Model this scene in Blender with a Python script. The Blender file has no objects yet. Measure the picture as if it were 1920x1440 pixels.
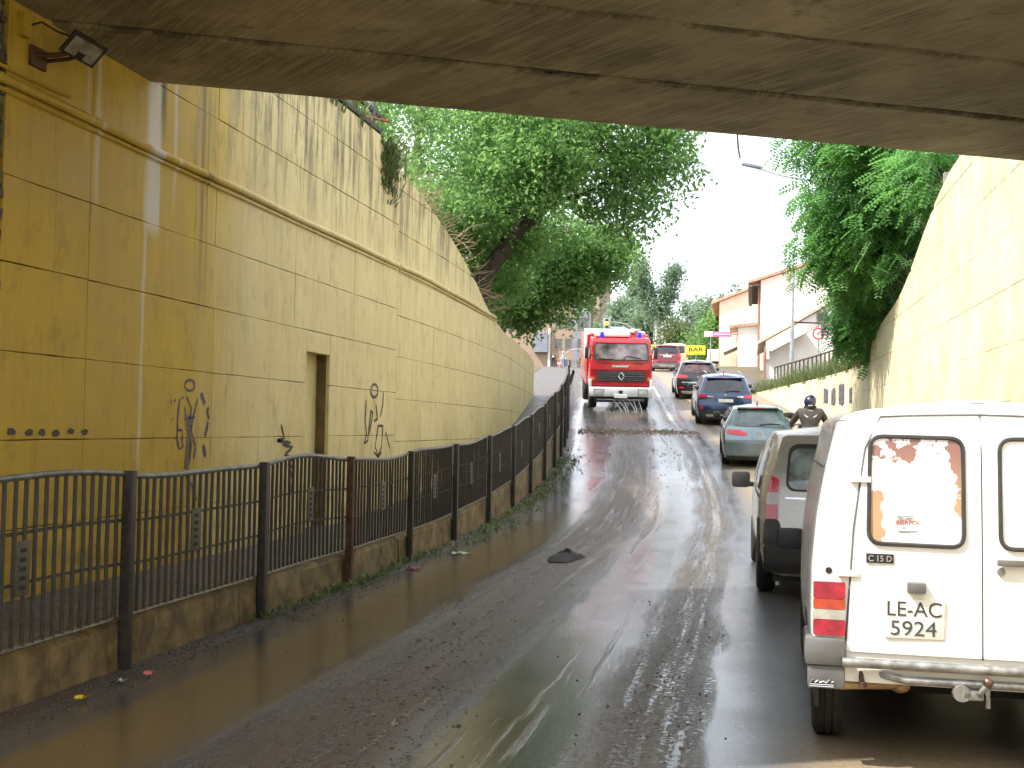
import bpy, bmesh, math, random
import numpy as np
from mathutils import Vector, Matrix

rng = random.Random(11)
NR = np.random.default_rng(11)
SC = bpy.context.scene
COL = SC.collection
R = math.radians

# ------------------------------------------------------------------ camera
cam_data = bpy.data.cameras.new('camera')
cam = bpy.data.objects.new('camera', cam_data)
COL.objects.link(cam)
cam_data.sensor_width = 36.0
cam_data.lens = 36.0 * 2200 / 1920
cam_data.clip_start = 0.05
cam_data.clip_end = 3000
cam.matrix_world = (Matrix.Translation((0, 0, 1.68)) @ Matrix.Rotation(R(11.5), 4, 'Z')
                    @ Matrix.Rotation(R(90) + math.atan(80 / 2200), 4, 'X') @ Matrix.Rotation(R(1.0), 4, 'Z'))
SC.camera = cam

# ------------------------------------------------------------------ sky and sun
SUN_TO = Vector((-2.0, -1.0, 2.9)).normalized()
world = bpy.data.worlds.new('World')
SC.world = world
world.use_nodes = True
wt_ = world.node_tree
for n in list(wt_.nodes):
    wt_.nodes.remove(n)
w_out = wt_.nodes.new('ShaderNodeOutputWorld')
w_bg = wt_.nodes.new('ShaderNodeBackground')
w_sky = wt_.nodes.new('ShaderNodeTexSky')
w_sky.sky_type = 'NISHITA'
w_sky.sun_disc = False
w_sky.sun_elevation = math.asin(SUN_TO.z)
w_sky.sun_rotation = math.atan2(SUN_TO.x, SUN_TO.y)
w_sky.air_density = 1.0
w_sky.dust_density = 4.0
w_sky.ozone_density = 1.0
# thin bright cloud veil over the whole sky
w_tc = wt_.nodes.new('ShaderNodeTexCoord')
w_no = wt_.nodes.new('ShaderNodeTexNoise')
w_no.inputs['Scale'].default_value = 2.2
w_no.inputs['Detail'].default_value = 6
w_rp = wt_.nodes.new('ShaderNodeMapRange')
w_rp.inputs['From Min'].default_value = 0.3
w_rp.inputs['From Max'].default_value = 0.7
w_rp.inputs['To Min'].default_value = 0.55
w_rp.inputs['To Max'].default_value = 0.95
w_mx = wt_.nodes.new('ShaderNodeMix')
w_mx.data_type = 'RGBA'
w_mx.inputs[7].default_value = (6.4, 6.7, 7.1, 1)
wt_.links.new(w_tc.outputs['Generated'], w_no.inputs['Vector'])
wt_.links.new(w_no.outputs['Fac'], w_rp.inputs['Value'])
wt_.links.new(w_rp.outputs[0], w_mx.inputs[0])
wt_.links.new(w_sky.outputs[0], w_mx.inputs[6])
wt_.links.new(w_mx.outputs[2], w_bg.inputs['Color'])
w_bg.inputs['Strength'].default_value = 0.14
wt_.links.new(w_bg.outputs[0], w_out.inputs[0])

sun_d = bpy.data.lights.new('sun', 'SUN')
sun = bpy.data.objects.new('sun', sun_d)
COL.objects.link(sun)
sun_d.energy = 3.4
sun_d.angle = R(0.6)
sun_d.color = (1.0, 0.955, 0.88)
sun.rotation_euler = (-SUN_TO).to_track_quat('-Z', 'Y').to_euler()

SC.view_settings.view_transform = 'Standard'
SC.view_settings.look = 'None'
SC.view_settings.gamma = 1.0
SC.view_settings.exposure = 1.34
SC.cycles.use_denoising = True
SC.cycles.use_adaptive_sampling = True
SC.cycles.adaptive_threshold = 0.03
SC.cycles.max_bounces = 6
SC.cycles.diffuse_bounces = 3
SC.cycles.glossy_bounces = 2
SC.cycles.transparent_max_bounces = 6
SC.cycles.caustics_reflective = False
SC.cycles.caustics_refractive = False

# ------------------------------------------------------------------ helpers
def lin(r, g, b):
    f = lambda c: (c / 255 / 12.92) if c <= 10 else ((c / 255 + 0.055) / 1.055) ** 2.4
    return (f(r), f(g), f(b))

def curve(pts):
    """smooth monotone interpolation through (y, value) points"""
    xs = np.array([p[0] for p in pts], float); vs = np.array([p[1] for p in pts], float)
    d = np.diff(vs) / np.diff(xs)
    m = np.zeros(len(xs)); m[0] = d[0]; m[-1] = d[-1]
    for i in range(1, len(xs) - 1):
        m[i] = 0 if d[i - 1] * d[i] <= 0 else 2 * d[i - 1] * d[i] / (d[i - 1] + d[i])
    def f(x):
        x = min(max(x, xs[0]), xs[-1])
        i = min(max(int(np.searchsorted(xs, x)) - 1, 0), len(xs) - 2)
        h = xs[i + 1] - xs[i]; t = (x - xs[i]) / h
        return float((2*t**3-3*t**2+1)*vs[i] + (t**3-2*t**2+t)*h*m[i] + (-2*t**3+3*t**2)*vs[i+1] + (t**3-t**2)*h*m[i+1])
    return f

def tag(o, label=None, cat=None, group=None, kind=None):
    if label: o['label'] = label
    if cat: o['category'] = cat
    if group: o['group'] = group
    if kind: o['kind'] = kind
    return o

def empty(name, loc=(0, 0, 0), rot=(0, 0, 0)):
    o = bpy.data.objects.new(name, None)
    o.empty_display_size = 0.2
    COL.objects.link(o)
    o.location = loc; o.rotation_euler = rot
    return o

def mesh_obj(name, me, mat=None, parent=None):
    o = bpy.data.objects.new(name, me)
    COL.objects.link(o)
    if mat is not None and not me.materials:
        me.materials.append(mat)
    if parent is not None: o.parent = parent
    return o

def copy_tree(o, parent=None):
    c = o.copy(); COL.objects.link(c)
    if parent is not None: c.parent = parent
    for ch in list(o.children):
        copy_tree(ch, c)
    return c

class MB:
    def __init__(s): s.v = []; s.f = []; s.sm = []
    def add(s, vs, fs, smooth=False):
        b = len(s.v); s.v += [tuple(map(float, p)) for p in vs]
        for f in fs: s.f.append(tuple(b + i for i in f)); s.sm.append(smooth)
        return s
    def box(s, x0, x1, y0, y1, z0, z1, M=None):
        vs = [(x, y, z) for z in (z0, z1) for y in (y0, y1) for x in (x0, x1)]
        if M is not None: vs = [tuple(M @ Vector(p)) for p in vs]
        return s.add(vs, [(0,2,3,1),(4,5,7,6),(0,1,5,4),(2,6,7,3),(0,4,6,2),(1,3,7,5)])
    def cbox(s, x0, x1, y0, y1, z0, z1, c=0.02, M=None):
        """box with chamfered edges"""
        bm = bmesh.new(); bmesh.ops.create_cube(bm, size=1)
        bmesh.ops.scale(bm, vec=(x1-x0, y1-y0, z1-z0), verts=bm.verts)
        bmesh.ops.translate(bm, vec=((x0+x1)/2, (y0+y1)/2, (z0+z1)/2), verts=bm.verts)
        bmesh.ops.bevel(bm, geom=bm.edges[:], offset=c, segments=2, affect='EDGES', profile=0.6)
        bm.verts.index_update()
        vs = [v.co.copy() for v in bm.verts]; fs = [[v.index for v in f.verts] for f in bm.faces]
        bm.free()
        if M is not None: vs = [M @ p for p in vs]
        return s.add(vs, fs, True)
    def tube(s, pts, r, n=8, caps=True):
        pts = [Vector(p) for p in pts]
        rs = r if isinstance(r, (list, tuple)) else [r] * len(pts)
        vs = []; fs = []; prev = None
        for i, p in enumerate(pts):
            t = (pts[min(i+1, len(pts)-1)] - pts[max(i-1, 0)])
            t = t.normalized() if t.length > 1e-9 else Vector((0, 0, 1))
            if prev is None:
                u = t.orthogonal().normalized()
            else:
                u = prev - t * prev.dot(t)
                u = u.normalized() if u.length > 1e-6 else t.orthogonal().normalized()
            prev = u; w = t.cross(u)
            for k in range(n):
                an = 2 * math.pi * k / n
                vs.append(p + (u * math.cos(an) + w * math.sin(an)) * rs[i])
        for i in range(len(pts) - 1):
            for k in range(n):
                a = i*n+k; b = i*n+(k+1) % n
                fs.append((a, b, b+n, a+n))
        if caps:
            fs.append(tuple(range(n))[::-1]); fs.append(tuple(range((len(pts)-1)*n, len(pts)*n)))
        return s.add(vs, fs, True)
    def lathe(s, prof, n=20, axis='Z', c=(0, 0, 0)):
        """profile [(radius, height)] turned round an axis"""
        vs = []; fs = []; m = len(prof)
        for k in range(n):
            a = 2*math.pi*k/n
            for (r, h) in prof:
                p = (r*math.cos(a), r*math.sin(a), h)
                if axis == 'X': p = (p[2], p[0], p[1])
                elif axis == 'Y': p = (p[0], p[2], p[1])
                vs.append((p[0]+c[0], p[1]+c[1], p[2]+c[2]))
        for k in range(n):
            for j in range(m-1):
                a = k*m+j; b = ((k+1) % n)*m+j
                fs.append((a, b, b+1, a+1))
        return s.add(vs, fs, True)
    def sphere(s, c, r, n=12, m=8):
        rr = r if isinstance(r, (tuple, list)) else (r, r, r)
        vs = []; fs = []
        for j in range(m+1):
            th = math.pi*j/m
            for k in range(n):
                ph = 2*math.pi*k/n
                vs.append((c[0]+rr[0]*math.sin(th)*math.cos(ph), c[1]+rr[1]*math.sin(th)*math.sin(ph), c[2]+rr[2]*math.cos(th)))
        for j in range(m):
            for k in range(n):
                a = j*n+k; b = j*n+(k+1) % n
                fs.append((a, a+n, b+n, b))
        return s.add(vs, fs, True)
    def prism(s, poly, y0, y1, plane='XZ'):
        """polygon extruded between two values of the third axis"""
        n = len(poly)
        if plane == 'XZ': g = lambda p, t: (p[0], t, p[1])
        elif plane == 'YZ': g = lambda p, t: (t, p[0], p[1])
        else: g = lambda p, t: (p[0], p[1], t)
        vs = [g(p, y0) for p in poly] + [g(p, y1) for p in poly]
        fs = [tuple(range(n)), tuple(range(2*n-1, n-1, -1))] + [(i, (i+1) % n, n+(i+1) % n, n+i) for i in range(n)]
        return s.add(vs, fs)
    def build(s, name, mat, parent=None, sharp=40, recalc=True):
        me = bpy.data.meshes.new(name)
        me.from_pydata(s.v, [], s.f)
        if recalc and len(s.f) < 60000:
            bm = bmesh.new(); bm.from_mesh(me)
            bmesh.ops.recalc_face_normals(bm, faces=bm.faces); bm.to_mesh(me); bm.free()
        if any(s.sm):
            me.polygons.foreach_set('use_smooth', [bool(x) for x in s.sm] if len(s.sm) == len(me.polygons) else [True]*len(me.polygons))
            me.set_sharp_from_angle(angle=R(sharp))
        me.update()
        return mesh_obj(name, me, mat, parent)

def rpoly(pts, r, n=4):
    """polygon with rounded corners"""
    out = []; m = len(pts)
    for i in range(m):
        p0 = Vector(pts[i-1]); p = Vector(pts[i]); p1 = Vector(pts[(i+1) % m])
        rr = r[i] if isinstance(r, (list, tuple)) else r
        a = p0 - p; b = p1 - p
        ra = min(rr, a.length*0.48); rb = min(rr, b.length*0.48)
        A = p + a.normalized()*ra; B = p + b.normalized()*rb
        for k in range(n+1):
            t = k/n
            q = A*(1-t)**2 + p*2*t*(1-t) + B*t*t
            out.append((q.x, q.y))
    return out
def rrect(x0, x1, z0, z1, r=0.02, n=4):
    return rpoly([(x0, z0), (x1, z0), (x1, z1), (x0, z1)], r, n)

def scan(mb, outline, proj, off=0.006, depth=0.03, nr=10, nc=10):
    """curved sheet with a rim: outline (u,v) filled by rows and laid on proj(u,v,off)"""
    vs_ = [p[1] for p in outline]; v0, v1 = min(vs_), max(vs_)
    rows = []
    n = len(outline)
    for j in range(nr+1):
        t = (1-math.cos(math.pi*j/nr))/2
        v = v0 + (v1-v0)*min(max(t, 0.0006), 0.9994)
        xs = []
        for i in range(n):
            (ua, va), (ub, vb) = outline[i], outline[(i+1) % n]
            if (va <= v < vb) or (vb <= v < va):
                xs.append(ua + (ub-ua)*(v-va)/(vb-va))
        if len(xs) < 2: continue
        a, b = min(xs), max(xs)
        rows.append([(a+(b-a)*k/nc, v) for k in range(nc+1)])
    P = [[proj(u, v, off) for (u, v) in row] for row in rows]
    vs = [p for row in P for p in row]; w = nc+1; fs = []
    for j in range(len(rows)-1):
        for k in range(nc):
            fs.append((j*w+k, j*w+k+1, (j+1)*w+k+1, (j+1)*w+k))
    border = [(0, k) for k in range(nc+1)] + [(j, nc) for j in range(1, len(rows))] + \
             [(len(rows)-1, k) for k in range(nc-1, -1, -1)] + [(j, 0) for j in range(len(rows)-2, 0, -1)]
    base = len(vs)
    for (j, k) in border: vs.append(proj(rows[j][k][0], rows[j][k][1], off-depth))
    m = len(border)
    for i in range(m):
        a = border[i][0]*w+border[i][1]; b = border[(i+1) % m][0]*w+border[(i+1) % m][1]
        fs.append((a, b, base+(i+1) % m, base+i))
    mb.add(vs, fs, True)
    return mb

# ------------------------------------------------------------------ materials
class NT:
    def __init__(s, name):
        s.m = bpy.data.materials.new(name); s.m.use_nodes = True
        s.t = s.m.node_tree
        for n in list(s.t.nodes): s.t.nodes.remove(n)
        s.out = s.t.nodes.new('ShaderNodeOutputMaterial')
    def n(s, typ, ins=None, **at):
        nd = s.t.nodes.new('ShaderNode' + typ)
        for k, v in at.items(): setattr(nd, k, v)
        for k, v in (ins or {}).items():
            sk = nd.inputs[k]
            if isinstance(v, bpy.types.NodeSocket): s.t.links.new(v, sk)
            elif isinstance(v, tuple) and len(v) == 3 and sk.type == 'RGBA': sk.default_value = (*v, 1)
            else: sk.default_value = v
        return nd
    def math(s, op, a, b=0.0, clamp=False):
        return s.n('Math', {0: a, 1: b}, operation=op, use_clamp=clamp).outputs[0]
    def ss(s, x, a, b, lo=0.0, hi=1.0):
        return s.n('MapRange', {'Value': x, 'From Min': a, 'From Max': b, 'To Min': lo, 'To Max': hi}, interpolation_type='SMOOTHSTEP').outputs[0]
    def mix(s, f, a, b):
        return s.n('Mix', {0: f, 6: a, 7: b}, data_type='RGBA').outputs[2]
    def mul(s, a, b): return s.math('MULTIPLY', a, b)
    def noise(s, vec, scale, detail=4, rough=0.55):
        return s.n('TexNoise', {'Vector': vec, 'Scale': scale, 'Detail': detail, 'Roughness': rough}).outputs['Fac']
    def pos(s): return s.n('NewGeometry').outputs['Position']
    def scaled(s, vec, sx, sy, sz):
        return s.n('VectorMath', {0: vec, 1: (sx, sy, sz)}, operation='MULTIPLY').outputs[0]
    def band(s, u, c, w, soft):
        d = s.math('ABSOLUTE', s.math('SUBTRACT', u, c))
        return s.ss(d, w-soft, w+soft, 1.0, 0.0)
    def bsdf(s, **ins):
        b = s.n('BsdfPrincipled', {k.replace('_', ' '): v for k, v in ins.items()})
        s.t.links.new(b.outputs[0], s.out.inputs[0])
        return b
    def bump(s, h, strength=0.3, dist=0.01):
        return s.n('Bump', {'Height': h, 'Strength': strength, 'Distance': dist}).outputs[0]

MATS = {}
def mat(name, col, rough=0.6, metal=0.0, var=0.15, vs=3.0, bump=0.0, bs=80.0, coat=0.0, spec=0.5, dirt=0.0, dirtcol=(0.16, 0.12, 0.08), obj_co=False):
    if name in MATS: return MATS[name]
    t = NT(name)
    p = t.n('TexCoord').outputs['Object'] if obj_co else t.pos()
    n1 = t.noise(p, vs, 4)
    f = t.ss(n1, 0.3, 0.7)
    c = t.mix(f, tuple(x*(1-var) for x in col), tuple(min(1, x*(1+var)) for x in col))
    ro = t.ss(n1, 0.25, 0.75, max(0.02, rough*0.85), min(1, rough*1.15))
    if dirt > 0:
        nd = t.noise(t.scaled(p, 1, 1, 0.5), 5.0, 5, 0.65)
        df = t.mul(t.ss(nd, 0.45, 0.75), dirt)
        c = t.mix(df, c, dirtcol)
        ro = t.math('ADD', ro, t.mul(df, 0.4), True)
    ins = dict(Base_Color=c, Roughness=ro, Metallic=metal, Coat_Weight=coat, Specular_IOR_Level=spec)
    if coat: ins['Coat_Roughness'] = 0.06
    if bump: ins['Normal'] = t.bump(t.noise(p, bs, 4), bump, 0.01)
    t.bsdf(**ins)
    MATS[name] = t.m
    return t.m

def emit(name, col, st):
    t = NT(name)
    t.bsdf(Base_Color=col, Emission_Color=col, Emission_Strength=st, Roughness=0.3)
    return t.m

def leaf_mat(name, c1, c2, trans=0.45):
    t = NT(name)
    g = t.n('NewGeometry')
    big = t.noise(g.outputs['Position'], 0.55, 3)
    f = t.math('ADD', t.mul(g.outputs['Random Per Island'], 0.6), t.mul(t.ss(big, 0.35, 0.65), 0.4), True)
    c = t.mix(f, c1, c2)
    b = t.n('BsdfPrincipled', {'Base Color': c, 'Roughness': 0.5, 'Specular IOR Level': 0.35})
    tr = t.n('BsdfTranslucent', {'Color': t.mix(0.5, c, tuple(min(1, x*1.7) for x in c2))})
    mx = t.n('MixShader', {0: trans, 1: b.outputs[0], 2: tr.outputs[0]})
    t.t.links.new(mx.outputs[0], t.out.inputs[0])
    return t.m
# ---- surface materials
def wall_paint(name, rain_y=None, stains=False):
    """yellow painted concrete: deep ochre under the bridge, faded and streaked where rain reaches it"""
    t = NT(name)
    p = t.pos()
    sep = t.n('SeparateXYZ', {0: p})
    Y, Z = sep.outputs[1], sep.outputs[2]
    big = t.noise(p, 0.9, 5)
    fine = t.noise(p, 22, 5)
    streak = t.noise(t.scaled(p, 3.0, 3.2, 0.30), 1.6, 5, 0.66)
    streak2 = t.noise(t.scaled(p, 6.0, 8.0, 1.1), 1.3, 5, 0.72)
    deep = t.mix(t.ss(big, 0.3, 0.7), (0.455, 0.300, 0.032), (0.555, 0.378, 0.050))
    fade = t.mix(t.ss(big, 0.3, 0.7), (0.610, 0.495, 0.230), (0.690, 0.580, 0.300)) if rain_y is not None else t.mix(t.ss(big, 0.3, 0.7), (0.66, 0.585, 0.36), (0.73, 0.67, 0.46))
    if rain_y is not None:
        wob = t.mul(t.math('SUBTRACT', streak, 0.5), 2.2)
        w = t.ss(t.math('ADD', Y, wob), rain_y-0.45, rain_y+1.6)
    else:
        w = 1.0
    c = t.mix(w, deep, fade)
    # vertical runs of grime from the coping
    top = t.mul(t.ss(Z, 3.9, 5.7), t.mul(w, 1.0 if rain_y is not None else 0.35))
    g1 = t.mul(t.ss(streak, 0.45, 0.62), t.math('ADD', t.mul(top, 0.95), 0.10))
    g2 = t.mul(t.ss(streak2, 0.50, 0.64), t.math('ADD', t.mul(top, 0.9), 0.13))
    c = t.mix(t.mul(g1, 0.8), c, (0.13, 0.11, 0.06))
    c = t.mix(t.mul(g2, 0.75), c, (0.085, 0.07, 0.04))
    # scuffs and small chips
    ch = t.ss(t.noise(p, 9.0, 5, 0.75), 0.64, 0.72)
    c = t.mix(t.mul(ch, 0.5), c, (0.22, 0.15, 0.05))
    mot = t.noise(t.scaled(p, 1, 1, 0.6), 4.0, 5, 0.72)
    c = t.mix(t.mul(t.ss(mot, 0.50, 0.72), 0.34), c, (0.20, 0.135, 0.035))
    run = t.noise(t.scaled(p, 9, 12, 0.35), 1.0, 4, 0.6)
    c = t.mix(t.mul(t.ss(run, 0.60, 0.72), 0.30), c, (0.17, 0.115, 0.04))
    # low splash dirt
    low = t.mul(t.ss(Z, 1.5, 0.2), t.ss(t.noise(t.scaled(p, 1, 1.0, 2.2), 2.2, 5), 0.36, 0.72))
    c = t.mix(t.mul(low, 0.65), c, (0.16, 0.10, 0.03))
    if stains:
        # white lime runs
        for yc, wd, z0, z1, k in ((10.12, 0.115, 3.35, 3.6, 0.85), (9.98, 0.025, 1.0, 1.5, 0.55), (9.14, 0.035, 3.3, 3.9, 0.55), (10.52, 0.03, 3.6, 4.2, 0.5), (8.98, 0.02, 3.9, 4.3, 0.35)):
            wobb = t.mul(t.math('SUBTRACT', t.noise(t.scaled(p, 1, 3, 1.2), 1.3, 5), 0.5), 0.10)
            b = t.band(t.math('ADD', Y, wobb), yc, wd, 0.025)
            b = t.mul(t.mul(b, t.ss(Z, z0, z1)), t.ss(streak2, 0.25, 0.5, 0.55, 1.0))
            c = t.mix(t.mul(b, k), c, (0.62, 0.60, 0.55))
        b = t.mul(t.band(Y, 10.27, 0.05, 0.04), t.ss(Z, 4.2, 4.8))
        c = t.mix(t.mul(b, 0.8), c, (0.05, 0.045, 0.03))
        b = t.mul(t.mul(t.band(t.math('ADD', Y, t.mul(streak2, 0.5)), 11.4, 0.16, 0.1), t.ss(run, 0.36, 0.56)), t.ss(Z, 2.2, 4.2))
        c = t.mix(t.mul(b, 0.7), c, (0.11, 0.09, 0.05))
    h = t.math('ADD', t.mul(fine, 0.5), t.mul(ch, -0.8))
    t.bsdf(Base_Color=c, Roughness=t.ss(big, 0.3, 0.7, 0.5, 0.72), Specular_IOR_Level=0.35, Normal=t.bump(h, 0.35, 0.006))
    return t.m

def soffit_mat():
    t = NT('beam_concrete')
    p = t.pos()
    lo_ = t.n('TexCoord').outputs['Object']
    rot = t.n('VectorRotate', {0: p, 'Angle': R(42)}, rotation_type='Z_AXIS').outputs[0]
    big = t.noise(p, 0.7, 5, 0.6)
    lines = t.noise(t.scaled(rot, 1.2, 22, 1), 1.0, 6, 0.7)
    lines2 = t.noise(t.scaled(rot, 2.5, 60, 1), 1.0, 5, 0.7)
    blot = t.noise(p, 2.6, 5, 0.7)
    c = t.mix(t.ss(big, 0.3, 0.7), (0.165, 0.132, 0.084), (0.400, 0.335, 0.225))
    c = t.mix(t.mul(t.ss(lines, 0.42, 0.70), 0.65), c, (0.46, 0.39, 0.26))
    c = t.mix(t.mul(t.ss(lines2, 0.5, 0.7), 0.45), c, (0.08, 0.06, 0.035))
    c = t.mix(t.mul(t.ss(blot, 0.57, 0.72), 0.6), c, (0.07, 0.05, 0.03))
    tap = t.ss(t.noise(t.scaled(rot, 0.35, 1.4, 1), 1.1, 3), 0.63, 0.66)
    c = t.mix(t.mul(tap, 0.35), c, (0.07, 0.055, 0.035))
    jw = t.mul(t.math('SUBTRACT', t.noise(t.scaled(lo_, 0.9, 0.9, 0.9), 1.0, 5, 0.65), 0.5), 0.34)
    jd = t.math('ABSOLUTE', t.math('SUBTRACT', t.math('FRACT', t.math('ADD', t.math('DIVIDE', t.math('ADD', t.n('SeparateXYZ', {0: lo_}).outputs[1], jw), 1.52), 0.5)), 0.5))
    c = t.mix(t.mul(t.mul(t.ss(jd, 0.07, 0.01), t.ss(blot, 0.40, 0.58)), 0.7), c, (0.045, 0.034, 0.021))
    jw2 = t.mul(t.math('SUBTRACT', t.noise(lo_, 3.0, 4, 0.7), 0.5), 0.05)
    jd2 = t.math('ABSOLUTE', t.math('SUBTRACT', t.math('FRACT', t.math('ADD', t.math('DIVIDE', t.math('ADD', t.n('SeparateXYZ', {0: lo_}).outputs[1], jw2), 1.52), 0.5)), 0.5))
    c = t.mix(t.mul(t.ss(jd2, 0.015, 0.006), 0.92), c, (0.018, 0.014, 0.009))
    h = t.math('ADD', lines, t.mul(lines2, 0.7))
    t.bsdf(Base_Color=c, Roughness=0.85, Normal=t.bump(h, 0.6, 0.012))
    return t.m

def road_mat():
    t = NT('wet_muddy_asphalt')
    uv = t.n('UVMap').outputs[0]
    sp = t.n('SeparateXYZ', {0: uv})
    v = sp.outputs[1]
    p = t.pos()
    wob = t.mul(t.math('SUBTRACT', t.noise(t.scaled(uv, 0.25, 0.22, 1), 1.0, 5), 0.5), 0.5)
    wob2 = t.mul(t.math('SUBTRACT', t.noise(t.scaled(uv, 3, 0.5, 1), 1.0, 5), 0.5), 0.40)
    u = t.math('ADD', sp.outputs[0], t.math('ADD', wob, wob2))
    u0 = sp.outputs[0]
    lng = t.noise(t.scaled(uv, 8.0, 0.28, 1), 1.0, 6, 0.65)      # smeared along travel
    lng2 = t.noise(t.scaled(uv, 2.2, 0.09, 1), 1.0, 4, 0.6)
    blot = t.noise(p, 1.1, 5, 0.62)
    grit = t.noise(p, 130, 4, 0.7)
    speck = t.noise(p, 26, 6, 0.7)
    asph = t.mix(t.ss(grit, 0.38, 0.66), (0.024, 0.026, 0.031), (0.105, 0.110, 0.122))  # bluish grain tone stands in for sky reflected by the wet surface
    # thin film of silt nearly everywhere, greyed to imitate reflected sky
    film = t.mul(t.ss(lng2, 0.30, 0.62), t.ss(blot, 0.22, 0.62, 0.35, 1.0))
    c = t.mix(t.mul(film, 0.55), asph, (0.105, 0.096, 0.086))
    # standing muddy water along the left of the lane
    trk = t.mul(t.band(t.math('ADD', u0, t.mul(wob, 0.3)), -3.22, 0.10, 0.07), t.ss(lng, 0.36, 0.5))
    pud = t.mul(t.mul(t.band(u, -2.85, 0.46, 0.18), t.ss(v, 24, 15)), t.math('SUBTRACT', 1.0, t.mul(trk, 0.8)))
    pud2 = t.mul(t.band(u, -1.0, 0.26, 0.2), t.ss(lng2, 0.44, 0.58))
    pudm = t.math('MAXIMUM', pud, t.mul(pud2, 0.6))
    c = t.mix(t.mul(pudm, 0.85), c, (0.145, 0.095, 0.036))
    # thick mud thrown up by the tyres
    thr = t.math('ADD', t.mul(lng, 0.55), t.mul(speck, 0.45))
    m1 = t.mul(t.band(u, -1.72, 0.46, 0.24), t.ss(thr, 0.42, 0.53))
    m2 = t.mul(t.band(u, -0.05, 0.24, 0.18), t.ss(thr, 0.44, 0.58))
    m3 = t.mul(t.ss(u, -3.35, -3.7), t.ss(thr, 0.30, 0.52))
    m4 = t.mul(t.band(u, -1.25, 0.75, 0.3), t.ss(t.math('ADD', t.mul(lng2, 0.6), t.mul(lng, 0.4)), 0.55, 0.64))
    m5 = t.mul(t.mul(t.ss(u0, 0.35, 0.9), t.ss(v, 17, 24)), t.ss(lng2, 0.2, 0.5))
    m6 = t.mul(t.mul(t.ss(u0, 0.5, 1.0), t.ss(v, 7.4, 6.2)), t.ss(blot, 0.3, 0.5))
    mud = t.math('MAXIMUM', t.math('MAXIMUM', m1, m2), t.math('MAXIMUM', m3, t.mul(m4, 0.75)), True)
    dry = t.math('MAXIMUM', t.mul(m5, 0.8), t.mul(m6, 0.8))
    c = t.mix(t.mul(mud, 0.88), c, t.mix(t.ss(speck, 0.35, 0.65), (0.030, 0.017, 0.009), (0.098, 0.056, 0.028)))
    c = t.mix(dry, c, t.mix(t.ss(speck, 0.35, 0.65), (0.20, 0.150, 0.090), (0.30, 0.235, 0.150)))
    # worn white paint: dividing line and edge line
    wear = t.ss(t.noise(p, 5.0, 5, 0.75), 0.38, 0.56)
    ln = t.mul(t.band(u0, 0.0, 0.065, 0.012), t.ss(v, 15, 38, 0.12, 0.8))
    ln = t.mul(ln, t.math('SUBTRACT', 1.0, t.mul(mud, 0.8)))
    le = t.mul(t.band(u0, -3.32, 0.07, 0.012), t.ss(v, 24, 31, 0.0, 0.9))
    line = t.mul(t.math('MAXIMUM', ln, le), t.math('ADD', t.mul(wear, 0.6), 0.4))
    c = t.mix(line, c, (0.62, 0.62, 0.60))
    ro = t.math('ADD', t.ss(grit, 0.3, 0.7, 0.05, 0.13), t.mul(t.ss(blot, 0.35, 0.65), 0.08))
    ro = t.math('ADD', ro, t.mul(lng, 0.05))
    dryr = t.ss(u0, 0.25, 0.7, 0.0, 0.22)
    ro = t.math('ADD', ro, dryr)
    ro = t.n('Mix', {0: pudm, 2: ro, 3: 0.21}).outputs[0]
    ro = t.n('Mix', {0: mud, 2: ro, 3: 0.5}).outputs[0]
    ro = t.n('Mix', {0: dry, 2: ro, 3: 0.7}).outputs[0]
    h = t.math('ADD', t.mul(grit, t.math('SUBTRACT', 0.024, t.mul(pudm, 0.018))), t.mul(t.mul(mud, speck), 0.8))
    h = t.math('ADD', h, t.mul(t.mul(mud, lng), 0.35))
    h = t.math('ADD', h, t.mul(lng, 0.02))
    t.bsdf(Base_Color=c, Roughness=ro, Specular_IOR_Level=0.62, Normal=t.bump(h, 0.55, 0.03))
    return t.m

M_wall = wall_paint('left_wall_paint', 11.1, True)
M_rwall = wall_paint('right_wall_paint', None, False)
M_core = mat('joint_concrete', (0.15, 0.105, 0.04), 0.95, var=0.3, vs=9)
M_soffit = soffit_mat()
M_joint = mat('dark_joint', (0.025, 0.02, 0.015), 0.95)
M_road = road_mat()
M_lowwall = mat('stained_low_wall', (0.150, 0.108, 0.050), 0.8, var=0.5, vs=4.5, bump=0.7, bs=18, dirt=0.85, dirtcol=(0.06, 0.042, 0.022))
M_pave = mat('sidewalk_concrete', (0.080, 0.067, 0.060), 0.5, var=0.3, vs=2.2, bump=0.4, bs=40, dirt=0.5, dirtcol=(0.07, 0.05, 0.035))
M_soil = mat('bank_soil', (0.10, 0.078, 0.042), 0.95, var=0.35, vs=1.2, bump=0.8, bs=8, dirt=0.8, dirtcol=(0.055, 0.075, 0.02))
M_fence = mat('fence_steel_dark', (0.030, 0.029, 0.029), 0.5, 0.2, var=0.35, vs=14, dirt=0.45, dirtcol=(0.12, 0.07, 0.035))
M_frail = mat('fence_steel_worn', (0.17, 0.165, 0.155), 0.42, 0.6, var=0.35, vs=9, dirt=0.3)
M_plaque = mat('plaque_grey', (0.085, 0.08, 0.07), 0.55, 0.2, var=0.3, vs=20)
M_rust = mat('rusty_steel', (0.10, 0.052, 0.035), 0.75, 0.3, var=0.4, vs=10)
M_graf1 = mat('violet_spray', (0.090, 0.066, 0.115), 0.7, var=0.25, vs=20)
M_graf2 = mat('black_spray', (0.055, 0.048, 0.045), 0.7, var=0.25, vs=20)
M_graf3 = mat('grey_spray', (0.15, 0.125, 0.09), 0.7, var=0.25, vs=20)
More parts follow.
